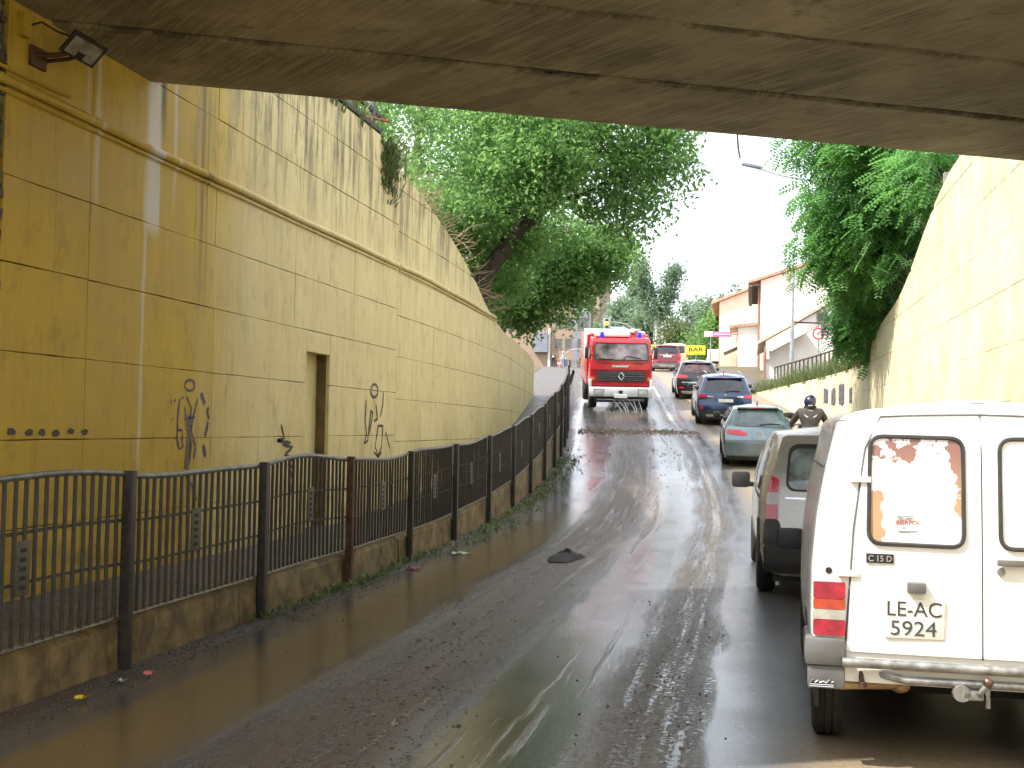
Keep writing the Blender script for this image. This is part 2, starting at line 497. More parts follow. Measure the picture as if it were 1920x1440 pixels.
M_white = mat('white_van_paint', (0.80, 0.80, 0.78), 0.28, var=0.03, vs=2, coat=0.4, dirt=0.10, dirtcol=(0.45, 0.38, 0.24), obj_co=True)
M_blackpl = mat('black_plastic', (0.035, 0.035, 0.037), 0.5, var=0.2, vs=12, dirt=0.3, dirtcol=(0.10, 0.085, 0.06), obj_co=True)
M_greypl = mat('grey_bumper_plastic', (0.135, 0.135, 0.135), 0.55, var=0.2, vs=8, dirt=0.35, dirtcol=(0.2, 0.16, 0.11), obj_co=True)
M_rubber = mat('tyre_rubber', (0.022, 0.021, 0.020), 0.8, var=0.3, vs=14, bump=0.5, bs=60, dirt=0.55, dirtcol=(0.075, 0.058, 0.038), obj_co=True)
M_rim = mat('alloy_rim', (0.42, 0.42, 0.43), 0.3, 0.85, var=0.1)
M_glass = mat('dark_car_glass', (0.018, 0.023, 0.028), 0.045, var=0.1, spec=0.75)
M_glassl = mat('light_car_glass', (0.10, 0.135, 0.145), 0.06, var=0.35, vs=2.6, spec=0.8, obj_co=True)
M_red = mat('red_lamp', (0.68, 0.014, 0.026), 0.18, var=0.12, vs=22, coat=0.6)
M_redl = emit('lit_brake_lamp', (0.9, 0.015, 0.02), 1.1)
M_orange = mat('amber_lamp', (0.62, 0.10, 0.015), 0.2, var=0.1, vs=20, coat=0.6)
M_clear = mat('clear_lamp', (0.55, 0.53, 0.48), 0.18, var=0.12, vs=22, coat=0.5)
M_chrome = mat('bright_metal', (0.62, 0.62, 0.62), 0.22, 0.95, var=0.08)
M_galv = mat('scuffed_tube', (0.30, 0.30, 0.29), 0.45, 0.65, var=0.35, vs=16, dirt=0.4, dirtcol=(0.11, 0.10, 0.085))
M_brass = mat('muddy_exhaust', (0.36, 0.25, 0.12), 0.5, 0.45, var=0.3, vs=12)
M_plate = mat('number_plate', (0.80, 0.79, 0.74), 0.4, var=0.04)
M_ink = mat('black_ink', (0.02, 0.02, 0.02), 0.6)
M_bark = mat('tree_bark', (0.115, 0.088, 0.055), 0.95, var=0.45, vs=7, bump=1.0, bs=16)
M_twig = mat('dry_twig', (0.30, 0.215, 0.13), 0.9, var=0.35, vs=5)
M_leafA = leaf_mat('ash_leaf', (0.065, 0.150, 0.045), (0.215, 0.370, 0.110), 0.55)
M_leafB = leaf_mat('locust_leaf', (0.045, 0.145, 0.045), (0.150, 0.330, 0.080), 0.5)
M_leafC = leaf_mat('far_leaf', (0.115, 0.185, 0.115), (0.210, 0.295, 0.180), 0.45)  # distance haze is put into these paler, bluer leaf colours
M_weed = leaf_mat('weed_leaf', (0.055, 0.095, 0.028), (0.16, 0.19, 0.07), 0.3)
M_dry = leaf_mat('dry_grass', (0.20, 0.165, 0.085), (0.36, 0.29, 0.16), 0.2)

# ------------------------------------------------------------------ layout of the street (metres, y ahead)
zr = curve([(-60, 0), (0, 0), (12, 0), (16, 0.04), (20, 0.16), (25, 0.46), (29.5, 0.87), (35, 1.38), (40.5, 1.9), (51, 3.0), (60, 3.95), (76, 5.42), (90, 6.25), (110, 7.3), (128, 8.28), (170, 8.5), (900, 8.5)])
xdiv = curve([(-60, -0.5), (0, -0.5), (18, -0.5), (30, -1.2), (42, -2.75), (58, -4.7), (76, -7.3), (100, -11.5), (130, -17), (170, -24), (900, -120)])
xk = curve([(-60, -4.25), (0, -4.25), (18, -4.25), (25.7, -4.52), (30, -4.85), (36, -5.6), (43, -6.65), (52, -8.0), (76, -11.3), (100, -15.5), (130, -21), (170, -28), (900, -124)])
kh = curve([(-60, 0.27), (14, 0.27), (18, 0.33), (22, 0.45), (26, 0.62), (29, 0.75), (40, 0.85), (52, 0.6), (62, 0.25), (75, 0.05), (90, 0.02), (900, 0.02)])
xw = curve([(-60, -5.55), (0, -5.55), (18, -5.55), (25.7, -5.78), (30, -6.12), (36, -6.85), (41, -7.55), (60, -11), (100, -19), (900, -130)])
wtop = curve([(-60, 6.08), (17.0, 6.08), (17.05, 5.86), (18, 5.78), (21.05, 5.33), (23.8, 4.78), (26, 4.22), (29, 3.97), (33, 3.97), (37, 4.0), (41, 3.95)])
xr = curve([(-60, 3.1), (0, 3.1), (25, 3.1), (31, 3.0), (35, 2.8), (45, 1.75), (55, 0.2), (76, -2.6), (100, -6.8), (130, -12), (170, -19), (900, -112)])
rtop = curve([(-60, 5.95), (19, 5.92), (25.8, 4.66), (31.1, 3.92), (31.2, 3.55), (35, 3.5), (45, 3.5), (55, 3.42), (60, 4.0), (76, 5.5), (90, 6.35), (110, 7.4), (128, 8.4), (900, 8.5)])
slope = lambda y: (zr(y+0.6)-zr(y-0.6))/1.2

# ------------------------------------------------------------------ ground, road, pavement
ys = [-60, -40, -25, -14, -8] + [x*1.0 for x in range(-4, 60)] + [60+2.5*k for k in range(45)] + [180, 220, 300, 450, 700, 900]
def lat(y):
    L = wtop(y) - 0.14 if y <= 41 else zr(y) + kh(y) + 0.02
    Rr = rtop(y) - 0.10
    far = max(7.2, zr(y))
    b = zr(y) - 0.5
    lx = xw(y) if y <= 41 else xk(y) - 2.0
    return [(-700, far), (-90, far), (lx-14, far), (lx-5, max(L, far-1.2) if y < 60 else far), (lx-1.6, L+0.25 if y <= 41 else L), (lx-0.32, L),
            (lx-0.30, b), (xk(y)-0.2, b), (xdiv(y), b), (xr(y)+0.30, b), (xr(y)+0.32, Rr), (xr(y)+1.8, Rr+0.25), (xr(y)+7, max(Rr+0.3, 5.0)), (xr(y)+20, max(far-1.5, Rr)), (90, far), (700, far)]
g = MB(); rows = [lat(y) for y in ys]; W_ = len(rows[0])
g.add([(x, y, z) for y, r_ in zip(ys, rows) for (x, z) in r_],
      [(j*W_+k, j*W_+k+1, (j+1)*W_+k+1, (j+1)*W_+k) for j in range(len(ys)-1) for k in range(W_-1)])
tag(g.build('ground', M_soil, recalc=False), kind='structure')

def road_mesh():
    yy = [-60, -30, -15, -8] + [-4+0.5*k for k in range(130)] + [61+2*k for k in range(60)] + [200, 300, 500, 900]
    NC = 22
    vs = []; uvs = []
    for y in yy:
        a = xk(y) - 0.05 if y < 60 else xk(y)
        b = xr(y) + 0.02
        for k in range(NC+1):
            x = a + (b-a)*k/NC
            cu = 0.035*(1-((x-xdiv(y))/3.6)**2)
            vs.append((x, y, zr(y)+cu-0.03)); uvs.append((x-xdiv(y), y))
    fs = [(j*(NC+1)+k, j*(NC+1)+k+1, (j+1)*(NC+1)+k+1, (j+1)*(NC+1)+k) for j in range(len(yy)-1) for k in range(NC)]
    me = bpy.data.meshes.new('road'); me.from_pydata(vs, [], fs)
    ul = me.uv_layers.new(name='UVMap')
    ul.data.foreach_set('uv', [c for lp in me.loops for c in uvs[lp.vertex_index]])
    me.polygons.foreach_set('use_smooth', [True]*len(me.polygons))
    return mesh_obj('road', me, M_road)
tag(road_mesh(), kind='structure')

def sweep(name, m, yy, prof, parent=None):
    """prof(y) -> list of (x,z); open strip"""
    b = MB(); rows = [prof(y) for y in yy]; w = len(rows[0])
    b.add([(x, y, z) for y, r_ in zip(yy, rows) for (x, z) in r_],
          [(j*w+k, j*w+k+1, (j+1)*w+k+1, (j+1)*w+k) for j in range(len(yy)-1) for k in range(w-1)], True)
    return b.build(name, m, parent, sharp=30, recalc=False)
yy1 = [-30, -12, -6] + [-2+0.8*k for k in range(72)] + [56+2*k for k in range(38)]
tag(sweep('sidewalk', M_pave, yy1, lambda y: [(xw(y)-0.25 if y < 41 else xk(y)-2.6, zr(y)+kh(y)+0.01), (xk(y)-0.14, zr(y)+kh(y)-0.02)]), kind='structure')
# pavement on the right beyond the cutting
yy3 = [55+2*k for k in range(40)]
tag(sweep('pavement', M_pave, yy3, lambda y: [(xr(y)-0.6, zr(y)-0.1), (xr(y)-0.6, zr(y)+0.13), (xr(y)+2.6, zr(y)+0.16)]), kind='structure')

# low kerb wall that carries the fence
lw_ = empty('low_wall', (0, 0, 0))
tag(lw_, 'low mud-stained yellow concrete wall under the steel fence beside the road', 'low wall')
segs = [-9+2.3*k for k in range(26)]
for i in range(len(segs)-1):
    y0, y1 = segs[i]+0.006, segs[i+1]-0.006
    yy = [y0+(y1-y0)*k/10 for k in range(11)]
    j1 = [rng.uniform(-0.012, 0.012) for _ in yy]; j2 = [rng.uniform(-0.018, 0.012) for _ in yy]
    b = MB(); rows = []
    for q, y in enumerate(yy):
        x = xk(y); t = zr(y)+kh(y)
        rows.append([(x+0.02+j1[q], zr(y)-0.1), (x+j1[q], zr(y)+0.1), (x+j1[q]*0.6, t-0.03), (x-0.03+j2[q]*0.4, t+0.012+j2[q]), (x-0.2, t+0.02), (x-0.23, t-0.02), (x-0.23, zr(y)-0.1)])
    w = 7
    b.add([(x, y, z) for y, r_ in zip(yy, rows) for (x, z) in r_],
          [(j*w+k, j*w+k+1, (j+1)*w+k+1, (j+1)*w+k) for j in range(10) for k in range(w-1)] + [tuple(range(w)), tuple(range(10*w, 11*w))[::-1]], True)
    b.build('wall_block', M_lowwall, lw_, sharp=35)

# ------------------------------------------------------------------ left retaining wall
LV = [-0.3, 0.82, 1.51, 2.19, 2.87, 3.53, 4.21, 4.88, 5.56, 6.3]
lwall = empty('retaining_wall', (0, 0, 0))
tag(lwall, 'tall yellow retaining wall of large concrete panels on the left of the road', 'wall')
def wall_panels(root, X, top, cols_of, rows, side, m, core_m, skip=None, shift=None, basef=None, gap=0.0018):
    """side +1: face looks to +x. every panel is a slab of its own in front of a recessed core"""
    for ri in range(len(rows)-1):
        for (y0, y1) in cols_of(ri):
            sh = shift(y0) if shift else 0.0
            z0 = rows[ri]+sh; z1 = rows[ri+1]+sh
            if skip and skip(ri, y0, y1): continue
            n = max(3, int((y1-y0)/0.28)+1)
            a, b = y0+0.0015, y1-0.0015
            yy = [a+(b-a)*k/n for k in range(n+1)]
            zt = [min(z1-gap+rng.uniform(-0.004, 0.003), top(y)) for y in yy]
            zb = [max(z0+gap+rng.uniform(-0.003, 0.004), (basef(y) if basef else -9)) for y in yy]
            keep = [k for k in range(n+1) if zt[k]-zb[k] > 0.02]
            if len(keep) < 2: continue
            lo, hi = keep[0], keep[-1]
            yy, zt, zb = yy[lo:hi+1], zt[lo:hi+1], zb[lo:hi+1]
            dx = rng.uniform(-0.003, 0.003)
            mb = MB(); vs = []; c = 0.004
            for k, y in enumerate(yy):
                x = X(y)+side*dx
                ym = y+(c if k == 0 else -c if k == len(yy)-1 else 0)
                vs += [(x-side*0.07, y, zb[k]), (x-side*0.006, y, zb[k]), (x, ym, zb[k]+c), (x, ym, zt[k]-c), (x-side*0.006, y, zt[k]), (x-side*0.07, y, zt[k])]
            fs = [(j*6+q, j*6+q+1, (j+1)*6+q+1, (j+1)*6+q) for j in range(len(yy)-1) for q in range(5)]
            e = (len(yy)-1)*6
            fs += [tuple(range(6)), tuple(range(e, e+6))[::-1]]
            mb.add(vs, fs)
            mb.build('panel', m, root)
cl_low = [-9, -6.4, -4, -1.6, 0.8, 3.2, 5.6, 7.80, 9.05, 11.45, 14.12, 14.95, 17.95, 20.3, 22.7, 25.1, 27.5, 29.9, 32.3, 34.7, 37.1, 39.0, 41.0]
cl_up = [-9, -6.4, -4, -1.6, 0.8, 3.2, 5.6, 7.80, 9.05, 11.45, 13.68, 15.9, 17.95, 20.3, 22.7, 25.1, 27.5, 29.9, 32.3, 34.7, 37.1, 39.0, 41.0]
def cols_left(ri):
    c = cl_low if LV[ri] < 2.5 else cl_up
    out = []
    for a, b in zip(c[:-1], c[1:]):
        if abs(b-7.80) < 1e-6: b = 7.76
        if abs(a-7.80) < 1e-6: a = 7.86
        out.append((a, b))
    return out
base_l = lambda y: zr(y)+kh(y)-0.25
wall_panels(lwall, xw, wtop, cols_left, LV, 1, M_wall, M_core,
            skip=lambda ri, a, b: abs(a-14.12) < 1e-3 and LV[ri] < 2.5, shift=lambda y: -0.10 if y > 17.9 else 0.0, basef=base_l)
# the doorway's lintel piece, cheeks, back and the recessed core behind the joints
def core(y0, y1, zlo, zhi, d0=0.045, d1=0.34, name='core', m=M_core):
    n = max(1, int((y1-y0)/0.6)); b = MB(); vs = []
    for k in range(n+1):
        y = y0+(y1-y0)*k/n; x = xw(y); t = min(zhi, wtop(y)-0.012); lo = max(zlo, base_l(y)-0.02)
        t = max(t, lo+0.01)
        vs += [(x-d0, y, lo), (x-d0, y, t), (x-d1, y, t), (x-d1, y, lo)]
    fs = [(j*4+q, j*4+(q+1) % 4, (j+1)*4+(q+1) % 4, (j+1)*4+q) for j in range(n) for q in range(4)] + [(0, 1, 2, 3), (n*4+3, n*4+2, n*4+1, n*4)]
    b.add(vs, fs); return b.build(name, m, lwall)
core(-40, 14.12, -0.4, 6.2); core(14.95, 41, -0.4, 6.2); core(14.12, 14.95, 2.62, 6.2)  # stretch behind the camera is unseen, lengthened to block low sky light
b = MB(); b.box(-5.62, -5.55, 14.125, 14.945, 2.60, 2.865); b.build('lintel', M_wall, lwall)
b = MB(); b.box(-5.75, -5.60, 14.02, 14.118, 0.2, 2.61); b.build('door_cheek', M_wall, lwall)
b = MB(); b.box(-5.75, -5.60, 14.952, 15.05, 0.2, 2.61); b.build('door_cheek', M_wall, lwall)
b = MB(); b.box(-5.78, -5.73, 14.0, 15.05, 0.2, 2.75); b.build('door_back', M_wall, lwall)
b = MB(); b.box(-5.75, -5.56, 14.12, 14.95, 2.595, 2.63); b.build('door_head', M_wall, lwall)
# rough expansion joint at the left edge
b = MB()
for k in range(60):
    z = 0.3+k*0.078
    b.box(-5.60, -5.545+rng.uniform(-0.03, 0.012), 7.765+rng.uniform(0, 0.02), 7.855-rng.uniform(0, 0.03), z, z+0.07)
tag(b.build('expansion_joint', mat('joint_filler', (0.10, 0.085, 0.06), 0.95, var=0.8, vs=30, bump=0.8, bs=30), lwall), 'rough dark expansion joint filler')
# ledge: a rounded painted conduit that runs along the wall
def ledge(y0, y1, nm):
    n = int((y1-y0)/0.4)
    yy = [y0+(y1-y0)*k/n for k in range(n+1)]
    b = MB(); b.tube([(xw(y)+0.025, y, 4.225+0.008*math.sin(y*1.7)-max(0, y-20)*0.006) for y in yy], [0.042]*len(yy), 10)
    b.tube([(xw(y)+0.012, y, 4.155-max(0, y-20)*0.006) for y in yy], 0.018, 6)
    return tag(b.build(nm, M_wall, lwall), 'painted conduit running along the wall like a ledge')
ledge(-6, 17.9, 'conduit'); ledge(18.0, 26.4, 'conduit')
b = MB(); b.tube([(-5.52, y, 4.33+0.01*math.sin(y*3)-0.0*y) for y in [7.0+0.15*k for k in range(12)]], 0.016, 6)
b.build('cable', M_wall, lwall)

# graffiti: flat spray marks
def spray(name, strokes, m, w, X=lambda y: xw(y)+0.006):
    b = MB()
    for st in strokes:
        P = []
        for i in range(len(st)-1):
            for k in range(4):
                t = k/4; P.append((st[i][0]+(st[i+1][0]-st[i][0])*t, st[i][1]+(st[i+1][1]-st[i][1])*t))
        P.append(st[-1])
        vs = []
        for i, (y, z) in enumerate(P):
            a = P[max(i-1, 0)]; c = P[min(i+1, len(P)-1)]
            ty, tz = c[0]-a[0], c[1]-a[1]; L = math.hypot(ty, tz) or 1
            ww = w*rng.uniform(0.75, 1.2)*(0.5 if i in (0, len(P)-1) else 1)
            ny, nz = -tz/L*ww, ty/L*ww
            vs += [(X(y), y+ny, z+nz), (X(y), y-ny, z-nz)]
        b.add(vs, [(2*i, 2*i+1, 2*i+3, 2*i+2) for i in range(len(P)-1)])
    return b.build(name, m, lwall, recalc=False)
T1 = [[(10.748, 1.905), (10.715, 1.717), (10.71, 1.508), (10.769, 1.399), (10.838, 1.423), (10.811, 1.587), (10.701, 1.591)], [(10.818, 1.924), (10.784, 1.896)], [(10.88, 1.93), (11.001, 1.805), (10.943, 1.634), (11.044, 1.624)], [(11.133, 1.916), (11.051, 1.742), (11.004, 1.592), (11.116, 1.419), (11.077, 1.291)], [(10.849, 1.697), (11.075, 1.721)], [(10.927, 1.125), (11.046, 1.035), (11.172, 0.868)], [(11.061, 2.043), (11.047, 2.015), (11.008, 1.993), (10.954, 1.984), (10.899, 1.989), (10.859, 2.008), (10.843, 2.035), (10.855, 2.063), (10.894, 2.085), (10.947, 2.094), (11.003, 2.089), (11.044, 2.07), (11.061, 2.043)]]
T1b = [[(11.201, 1.972), (11.252, 1.908), (11.294, 1.859)], [(11.378, 1.83), (11.357, 1.768), (11.4, 1.702)], [(11.382, 1.68), (11.348, 1.592), (11.313, 1.522)], [(11.29, 1.439), (11.345, 1.307)], [(10.56, 1.87), (10.575, 1.86)], [(10.64, 1.885), (10.655, 1.87)], [(10.6, 1.7), (10.61, 1.69)]]
T2 = [[(13.331, 1.657), (13.439, 1.491), (13.214, 1.462), (13.664, 1.433)], [(13.378, 1.415), (13.715, 1.38), (13.452, 1.286), (13.758, 1.248), (13.572, 1.175), (13.801, 1.116), (13.627, 1.153)], [(13.643, 1.126), (13.741, 0.967), (13.684, 0.787)]]
T3 = [[(16.506, 2.047), (16.478, 1.752), (16.562, 1.519), (16.445, 1.395), (16.616, 1.434), (16.734, 1.88), (16.836, 1.85), (16.688, 1.534)], [(16.979, 1.98), (17.055, 1.764), (16.895, 1.724)], [(17.329, 2.183), (17.311, 1.987), (17.199, 1.791)], [(17.104, 1.661), (17.334, 1.656), (17.293, 1.338), (17.136, 1.195), (16.972, 1.342), (17.104, 1.661)], [(17.48, 1.565), (17.716, 1.299)], [(16.906, 1.264), (17.137, 1.186), (17.288, 1.257)], [(17.057, 2.19), (17.037, 2.14), (16.975, 2.102), (16.89, 2.086), (16.804, 2.097), (16.739, 2.131), (16.713, 2.179), (16.732, 2.228), (16.792, 2.266), (16.876, 2.283), (16.964, 2.273), (17.03, 2.239), (17.057, 2.19)]]
tag(spray('graffiti', T1, M_graf1, 0.014), 'violet sprayed tag with a ring on top')
spray('graffiti', T1b, M_graf1, 0.026)
spray('graffiti', [[(10.86, 1.82), (10.95, 1.5), (10.9, 1.2)], [(10.98, 1.8), (11.02, 1.5), (10.99, 1.25)], [(10.93, 1.75), (10.99, 1.45), (10.94, 1.1)]], M_graf3, 0.022, lambda y: xw(y)+0.0052)
tag(spray('graffiti', T2, M_graf2, 0.020), 'black sprayed zigzag tag beside the doorway')
tag(spray('graffiti', T3, M_graf2, 0.020), 'black sprayed tag with a ring on top right of the doorway')
for (y, z) in [(8.051, 1.576), (8.28, 1.568), (8.453, 1.568), (8.637, 1.564), (8.854, 1.578), (9.064, 1.572)]:
    b = MB(); n = 12; rr = [rng.uniform(0.75, 1.15) for _ in range(n)]
    b.add([(xw(y)+0.006, y+math.cos(6.283*k/n)*0.055*rr[k], z+math.sin(6.283*k/n)*0.03*rr[k]) for k in range(n)], [tuple(range(n))])
    b.build('scuff_mark', M_graf2, lwall, recalc=False)

# ------------------------------------------------------------------ right retaining wall
rwall = empty('retaining_wall', (0, 0, 0))
tag(rwall, 'sunlit cream-yellow retaining wall on the right behind the queue of cars', 'wall')
cr = [-9, -6.4, -4, -1.6, 0.8, 3.2, 5.6, 8.0, 10.4, 12.8, 15.2, 17.6, 20.0, 22.4, 24.8, 27.2, 29.2, 31.15, 33.5, 35.9, 38.3, 40.7, 43.1, 45.5, 47.9, 50.3, 52.7, 55.0]
LVR = [-0.3, 0.7, 1.4, 2.1, 2.8, 3.5, 4.2, 4.9, 5.6, 6.3]
wall_panels(rwall, xr, rtop, lambda ri: list(zip(cr[:-1], cr[1:])), LVR, -1, M_rwall, M_core, basef=lambda y: zr(y)-0.2, gap=0.0005)
b = MB(); n = 110; vs = []
for k in range(n+1):
    y = -40+95*k/n; x = xr(y); t = rtop(y)-0.012; lo = zr(y)-0.25  # rear stretch out of view, added to cut low sky light
    vs += [(x+0.045, y, lo), (x+0.045, y, t), (x+0.34, y, t), (x+0.34, y, lo)]
b.add(vs, [(j*4+q, j*4+(q+1) % 4, (j+1)*4+(q+1) % 4, (j+1)*4+q) for j in range(n) for q in range(4)] + [(0, 1, 2, 3), (n*4+3, n*4+2, n*4+1, n*4)])
b.build('core', mat('pale_joint', (0.34, 0.27, 0.15), 0.9, var=0.3, vs=8), rwall)
for (yc, hw, h0, h1) in ((39.4, 0.42, 2.6, 3.1), (38.0, 0.38, 2.55, 3.05), (36.5, 0.5, 2.5, 3.12), (34.8, 0.26, 2.55, 3.0)):
    b = MB(); n = 7
    bot = [h0+rng.uniform(-0.06, 0.06) for _ in range(n)]; top = [h1+rng.uniform(-0.08, 0.05) for _ in range(n)]
    vs = []
    for k in range(n):
        y = yc-hw+2*hw*k/(n-1); vs += [(xr(y)-0.012, y, bot[k]), (xr(y)-0.012, y, top[k])]
    b.add(vs, [(2*k, 2*k+2, 2*k+3, 2*k+1) for k in range(n-1)])
    tag(b.build('graffiti', mat('scrubbed_paint', (0.085, 0.08, 0.10), 0.8, var=0.6, vs=7), rwall, recalc=False), 'dark scrubbed-over patch of paint')

# ------------------------------------------------------------------ bridge
SK = math.atan2(14.44-10.08, 3.09+5.55)
br = empty('bridge', (-5.55, 10.08, 4.86), (0, 0, SK))
tag(br, 'concrete bridge deck of wide beams seen from below across the top of the view', 'bridge')
bw = 1.52
for i in range(4):
    y1 = -i*bw-0.020; y0 = -(i+1)*bw+0.020
    dz = (0.0, 0.010, 0.004, 0.012)[i]
    n = 90; vs = []; b = MB()
    for k in range(n+1):
        x = -4.5+18.5*k/n
        e0, e1 = rng.uniform(0, 0.022), rng.uniform(0, 0.022)
        if i == 0: e1 = 0.004+(0.02 if rng.random() < 0.12 else 0)*rng.random()
        zz = dz+rng.uniform(-0.002, 0.002)
        vs += [(x, y0+e0, zz+0.03), (x, y0+e0+0.03, zz), (x, (y0+y1)/2, zz), (x, y1-e1-0.03, zz), (x, y1-e1, zz+0.03), (x, y1, zz+0.75), (x, y0, zz+0.75)]
    fs = [(j*7+q, j*7+(q+1) % 7, (j+1)*7+(q+1) % 7, (j+1)*7+q) for j in range(n) for q in range(7)] + [tuple(range(7)), tuple(range(n*7, n*7+7))[::-1]]
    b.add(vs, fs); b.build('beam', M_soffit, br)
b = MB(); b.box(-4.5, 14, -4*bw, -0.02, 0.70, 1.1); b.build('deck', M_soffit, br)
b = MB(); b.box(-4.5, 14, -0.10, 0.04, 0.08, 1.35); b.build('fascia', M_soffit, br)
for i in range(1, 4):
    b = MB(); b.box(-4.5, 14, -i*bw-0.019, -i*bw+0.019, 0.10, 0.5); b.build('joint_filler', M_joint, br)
# ragged mortar left along the joints
b = MB()
for i in range(1, 4):
    for k in range(26):
        x = rng.uniform(-0.5, 12); s_ = rng.uniform(0.03, 0.16)
        y = -i*bw+rng.uniform(-0.03, 0.03)
        b.add([(x-s_, y, 0.012), (x, y-0.018, 0.012-rng.uniform(0.004, 0.02)), (x+s_, y, 0.012), (x, y+0.018, 0.02)], [(0, 1, 2, 3)])
tag(b.build('joint_mortar', mat('pale_mortar', (0.19, 0.15, 0.095), 0.9, var=0.7, vs=10), br, recalc=False), kind='stuff')
bc = MB(); bc.tube([(-0.17, 13.16, 5.05), (-0.17, 13.18, 4.93), (-0.16, 13.2, 4.82), (-0.14, 13.2, 4.71)], 0.011, 6)
tag(bc.build('hanging_cable', mat('grey_cable', (0.12, 0.13, 0.16), 0.6)), 'short grey cable end hanging from the front edge of the bridge', 'cable')
# ------------------------------------------------------------------ steel fence on the low wall
fence = empty('steel_fence', (0, 0, 0))
tag(fence, 'dark steel railing fence with wavy top rail between the road and the left sidewalk', 'fence')
post_y = [-1.75+2.3*k for k in range(22)]
nbar = 0; far_bars = MB()
post_me = None
bar_me = {}
def top_wave(i, t, y):
    amp = (0.0, 0.02, 0.035, 0.03, -0.03, 0.045, -0.045, 0.025, -0.02)[i % 9]
    return amp*math.sin(math.pi*t)+0.012*math.sin(2*math.pi*t+i)
for i, y in enumerate(post_y):
    b = MB(); h = zr(y)+kh(y)+1.06
    b.cbox(xk(y)+0.012, xk(y)+0.085, y-0.036, y+0.036, zr(y)-0.05, h, 0.006)
    b.box(xk(y)-0.10, xk(y)+0.02, y-0.025, y+0.025, zr(y)+kh(y)-0.06, zr(y)+kh(y)-0.05)
    o = b.build('post', M_rust if i == 6 else M_fence, fence)
for i in range(len(post_y)-1):
    y0, y1 = post_y[i], post_y[i+1]
    n = 22
    base = lambda y: zr(y)+kh(y)+0.055
    top = lambda y, i=i, y0=y0, y1=y1: zr(y)+kh(y)+1.035+top_wave(i, (y-y0)/(y1-y0), y)
    bow = rng.uniform(-0.03, 0.03)
    X = lambda y, bow=bow, y0=y0, y1=y1: xk(y)+0.01+bow*math.sin(math.pi*(y-y0)/(y1-y0))
    yy = [y0+(y1-y0)*k/12 for k in range(13)]
    b = MB(); b.tube([(X(y), y, top(y)) for y in yy], 0.021, 8); b.build('top_rail', M_frail, fence)
    b = MB(); b.tube([(X(y), y, base(y)) for y in yy], 0.014, 6); b.build('bottom_rail', M_frail, fence)
    for hh in (0.36, 0.66):
        b = MB(); b.tube([(X(y)-0.008, y, base(y)+hh+top_wave(i, (y-y0)/(y1-y0), y)*0.5) for y in yy], 0.011, 5); b.build('wire', M_fence, fence)
    lean = rng.uniform(-0.006, 0.006)
    for k in range(1, n):
        y = y0+(y1-y0)*k/n+rng.uniform(-0.003, 0.003)
        d = rng.uniform(-0.004, 0.004)
        zz0, zz1 = base(y)-0.01, top(y)
        if y > 4.5 and nbar < 296:
            b = MB(); b.tube([(X(y), y, zz0), (X(y)+d, y+d+lean*0.5, (zz0+zz1)/2), (X(y), y+lean, zz1)], 0.0145, 5, False)
            b.build('bar', M_fence, fence, recalc=False); nbar += 1
        elif y > 4.5:
            far_bars.tube([(X(y), y, zz0), (X(y), y+lean, zz1)], 0.0145, 5, False)
    if y0 > 4:
        y = (y0+y1)/2+rng.uniform(-0.12, 0.12); b = MB()
        w = 0.07*rng.uniform(0.8, 1.1); h0 = base(y)+rng.uniform(0.26, 0.40)
        b.cbox(X(y)+0.012, X(y)+0.022, y-w, y+w, h0, h0+0.33, 0.003)
        pl = b.build('plaque', M_plaque, fence)
        b = MB()
        for q in range(5):
            b.box(X(y)+0.0225, X(y)+0.0245, y-0.03, y+0.03, h0+0.04+q*0.055, h0+0.065+q*0.055)
        tag(b.build('slots', M_joint, pl), kind='stuff')
tag(far_bars.build('bars_far', M_fence, fence, recalc=False), kind='stuff')

# ------------------------------------------------------------------ railing on top of the left wall
rl = empty('top_railing', (0, 0, 0))
tag(rl, 'dark steel railing on top of the left retaining wall, cut off by the bridge', 'railing')
b = MB(); b.box(-5.60, -5.54, 9.0, 16.95, 6.11, 6.17); b.build('bottom_rail', M_fence, rl)
b = MB(); b.box(-5.86, -5.80, 9.0, 18.0, 6.56, 6.62); b.build('top_rail', M_fence, rl)
for y in (9.6, 11.4, 13.2, 15.0, 16.35, 17.35):
    b = MB(); b.box(-5.86, -5.795, y-0.05, y+0.05, 5.7, 6.75); b.build('post', mat('weathered_post', (0.10, 0.09, 0.095), 0.8, var=0.3), rl)
b = MB(); b.tube([(-5.9, 16.2, 6.25), (-5.75, 17.9, 6.55)], 0.028, 6); b.build('brace', mat('rust_orange', (0.30, 0.09, 0.03), 0.8, var=0.4), rl)

# ------------------------------------------------------------------ floodlight on the left wall
fl = empty('floodlight', (-5.55, 8.22, 4.56))
tag(fl, 'rusty dark floodlight with pale glass bracketed on the yellow wall under the bridge', 'lamp')
Mx = Matrix.Translation((0.36, 0.06, 0.07)) @ (-Vector((0.50, -0.42, -0.76))).to_track_quat('Z', 'Y').to_matrix().to_4x4() @ Matrix.Rotation(R(20), 4, 'Z') @ Matrix.Scale(0.92, 4)
b = MB(); hs = [(-0.15, -0.10, -0.06), (0.15, -0.10, -0.06), (0.15, 0.10, -0.06), (-0.15, 0.10, -0.06), (-0.09, -0.06, 0.08), (0.09, -0.06, 0.08), (0.09, 0.06, 0.08), (-0.09, 0.06, 0.08)]
b.add([Mx @ Vector(p) for p in hs], [(0, 1, 2, 3), (4, 5, 6, 7), (0, 1, 5, 4), (1, 2, 6, 5), (2, 3, 7, 6), (3, 0, 4, 7)])
b.build('housing', mat('lamp_housing', (0.045, 0.035, 0.028), 0.6, 0.2, var=0.4, vs=18), fl)
b = MB(); b.box(-0.165, 0.165, -0.115, 0.115, -0.078, -0.058, Mx); b.build('rim', MATS['lamp_housing'], fl)
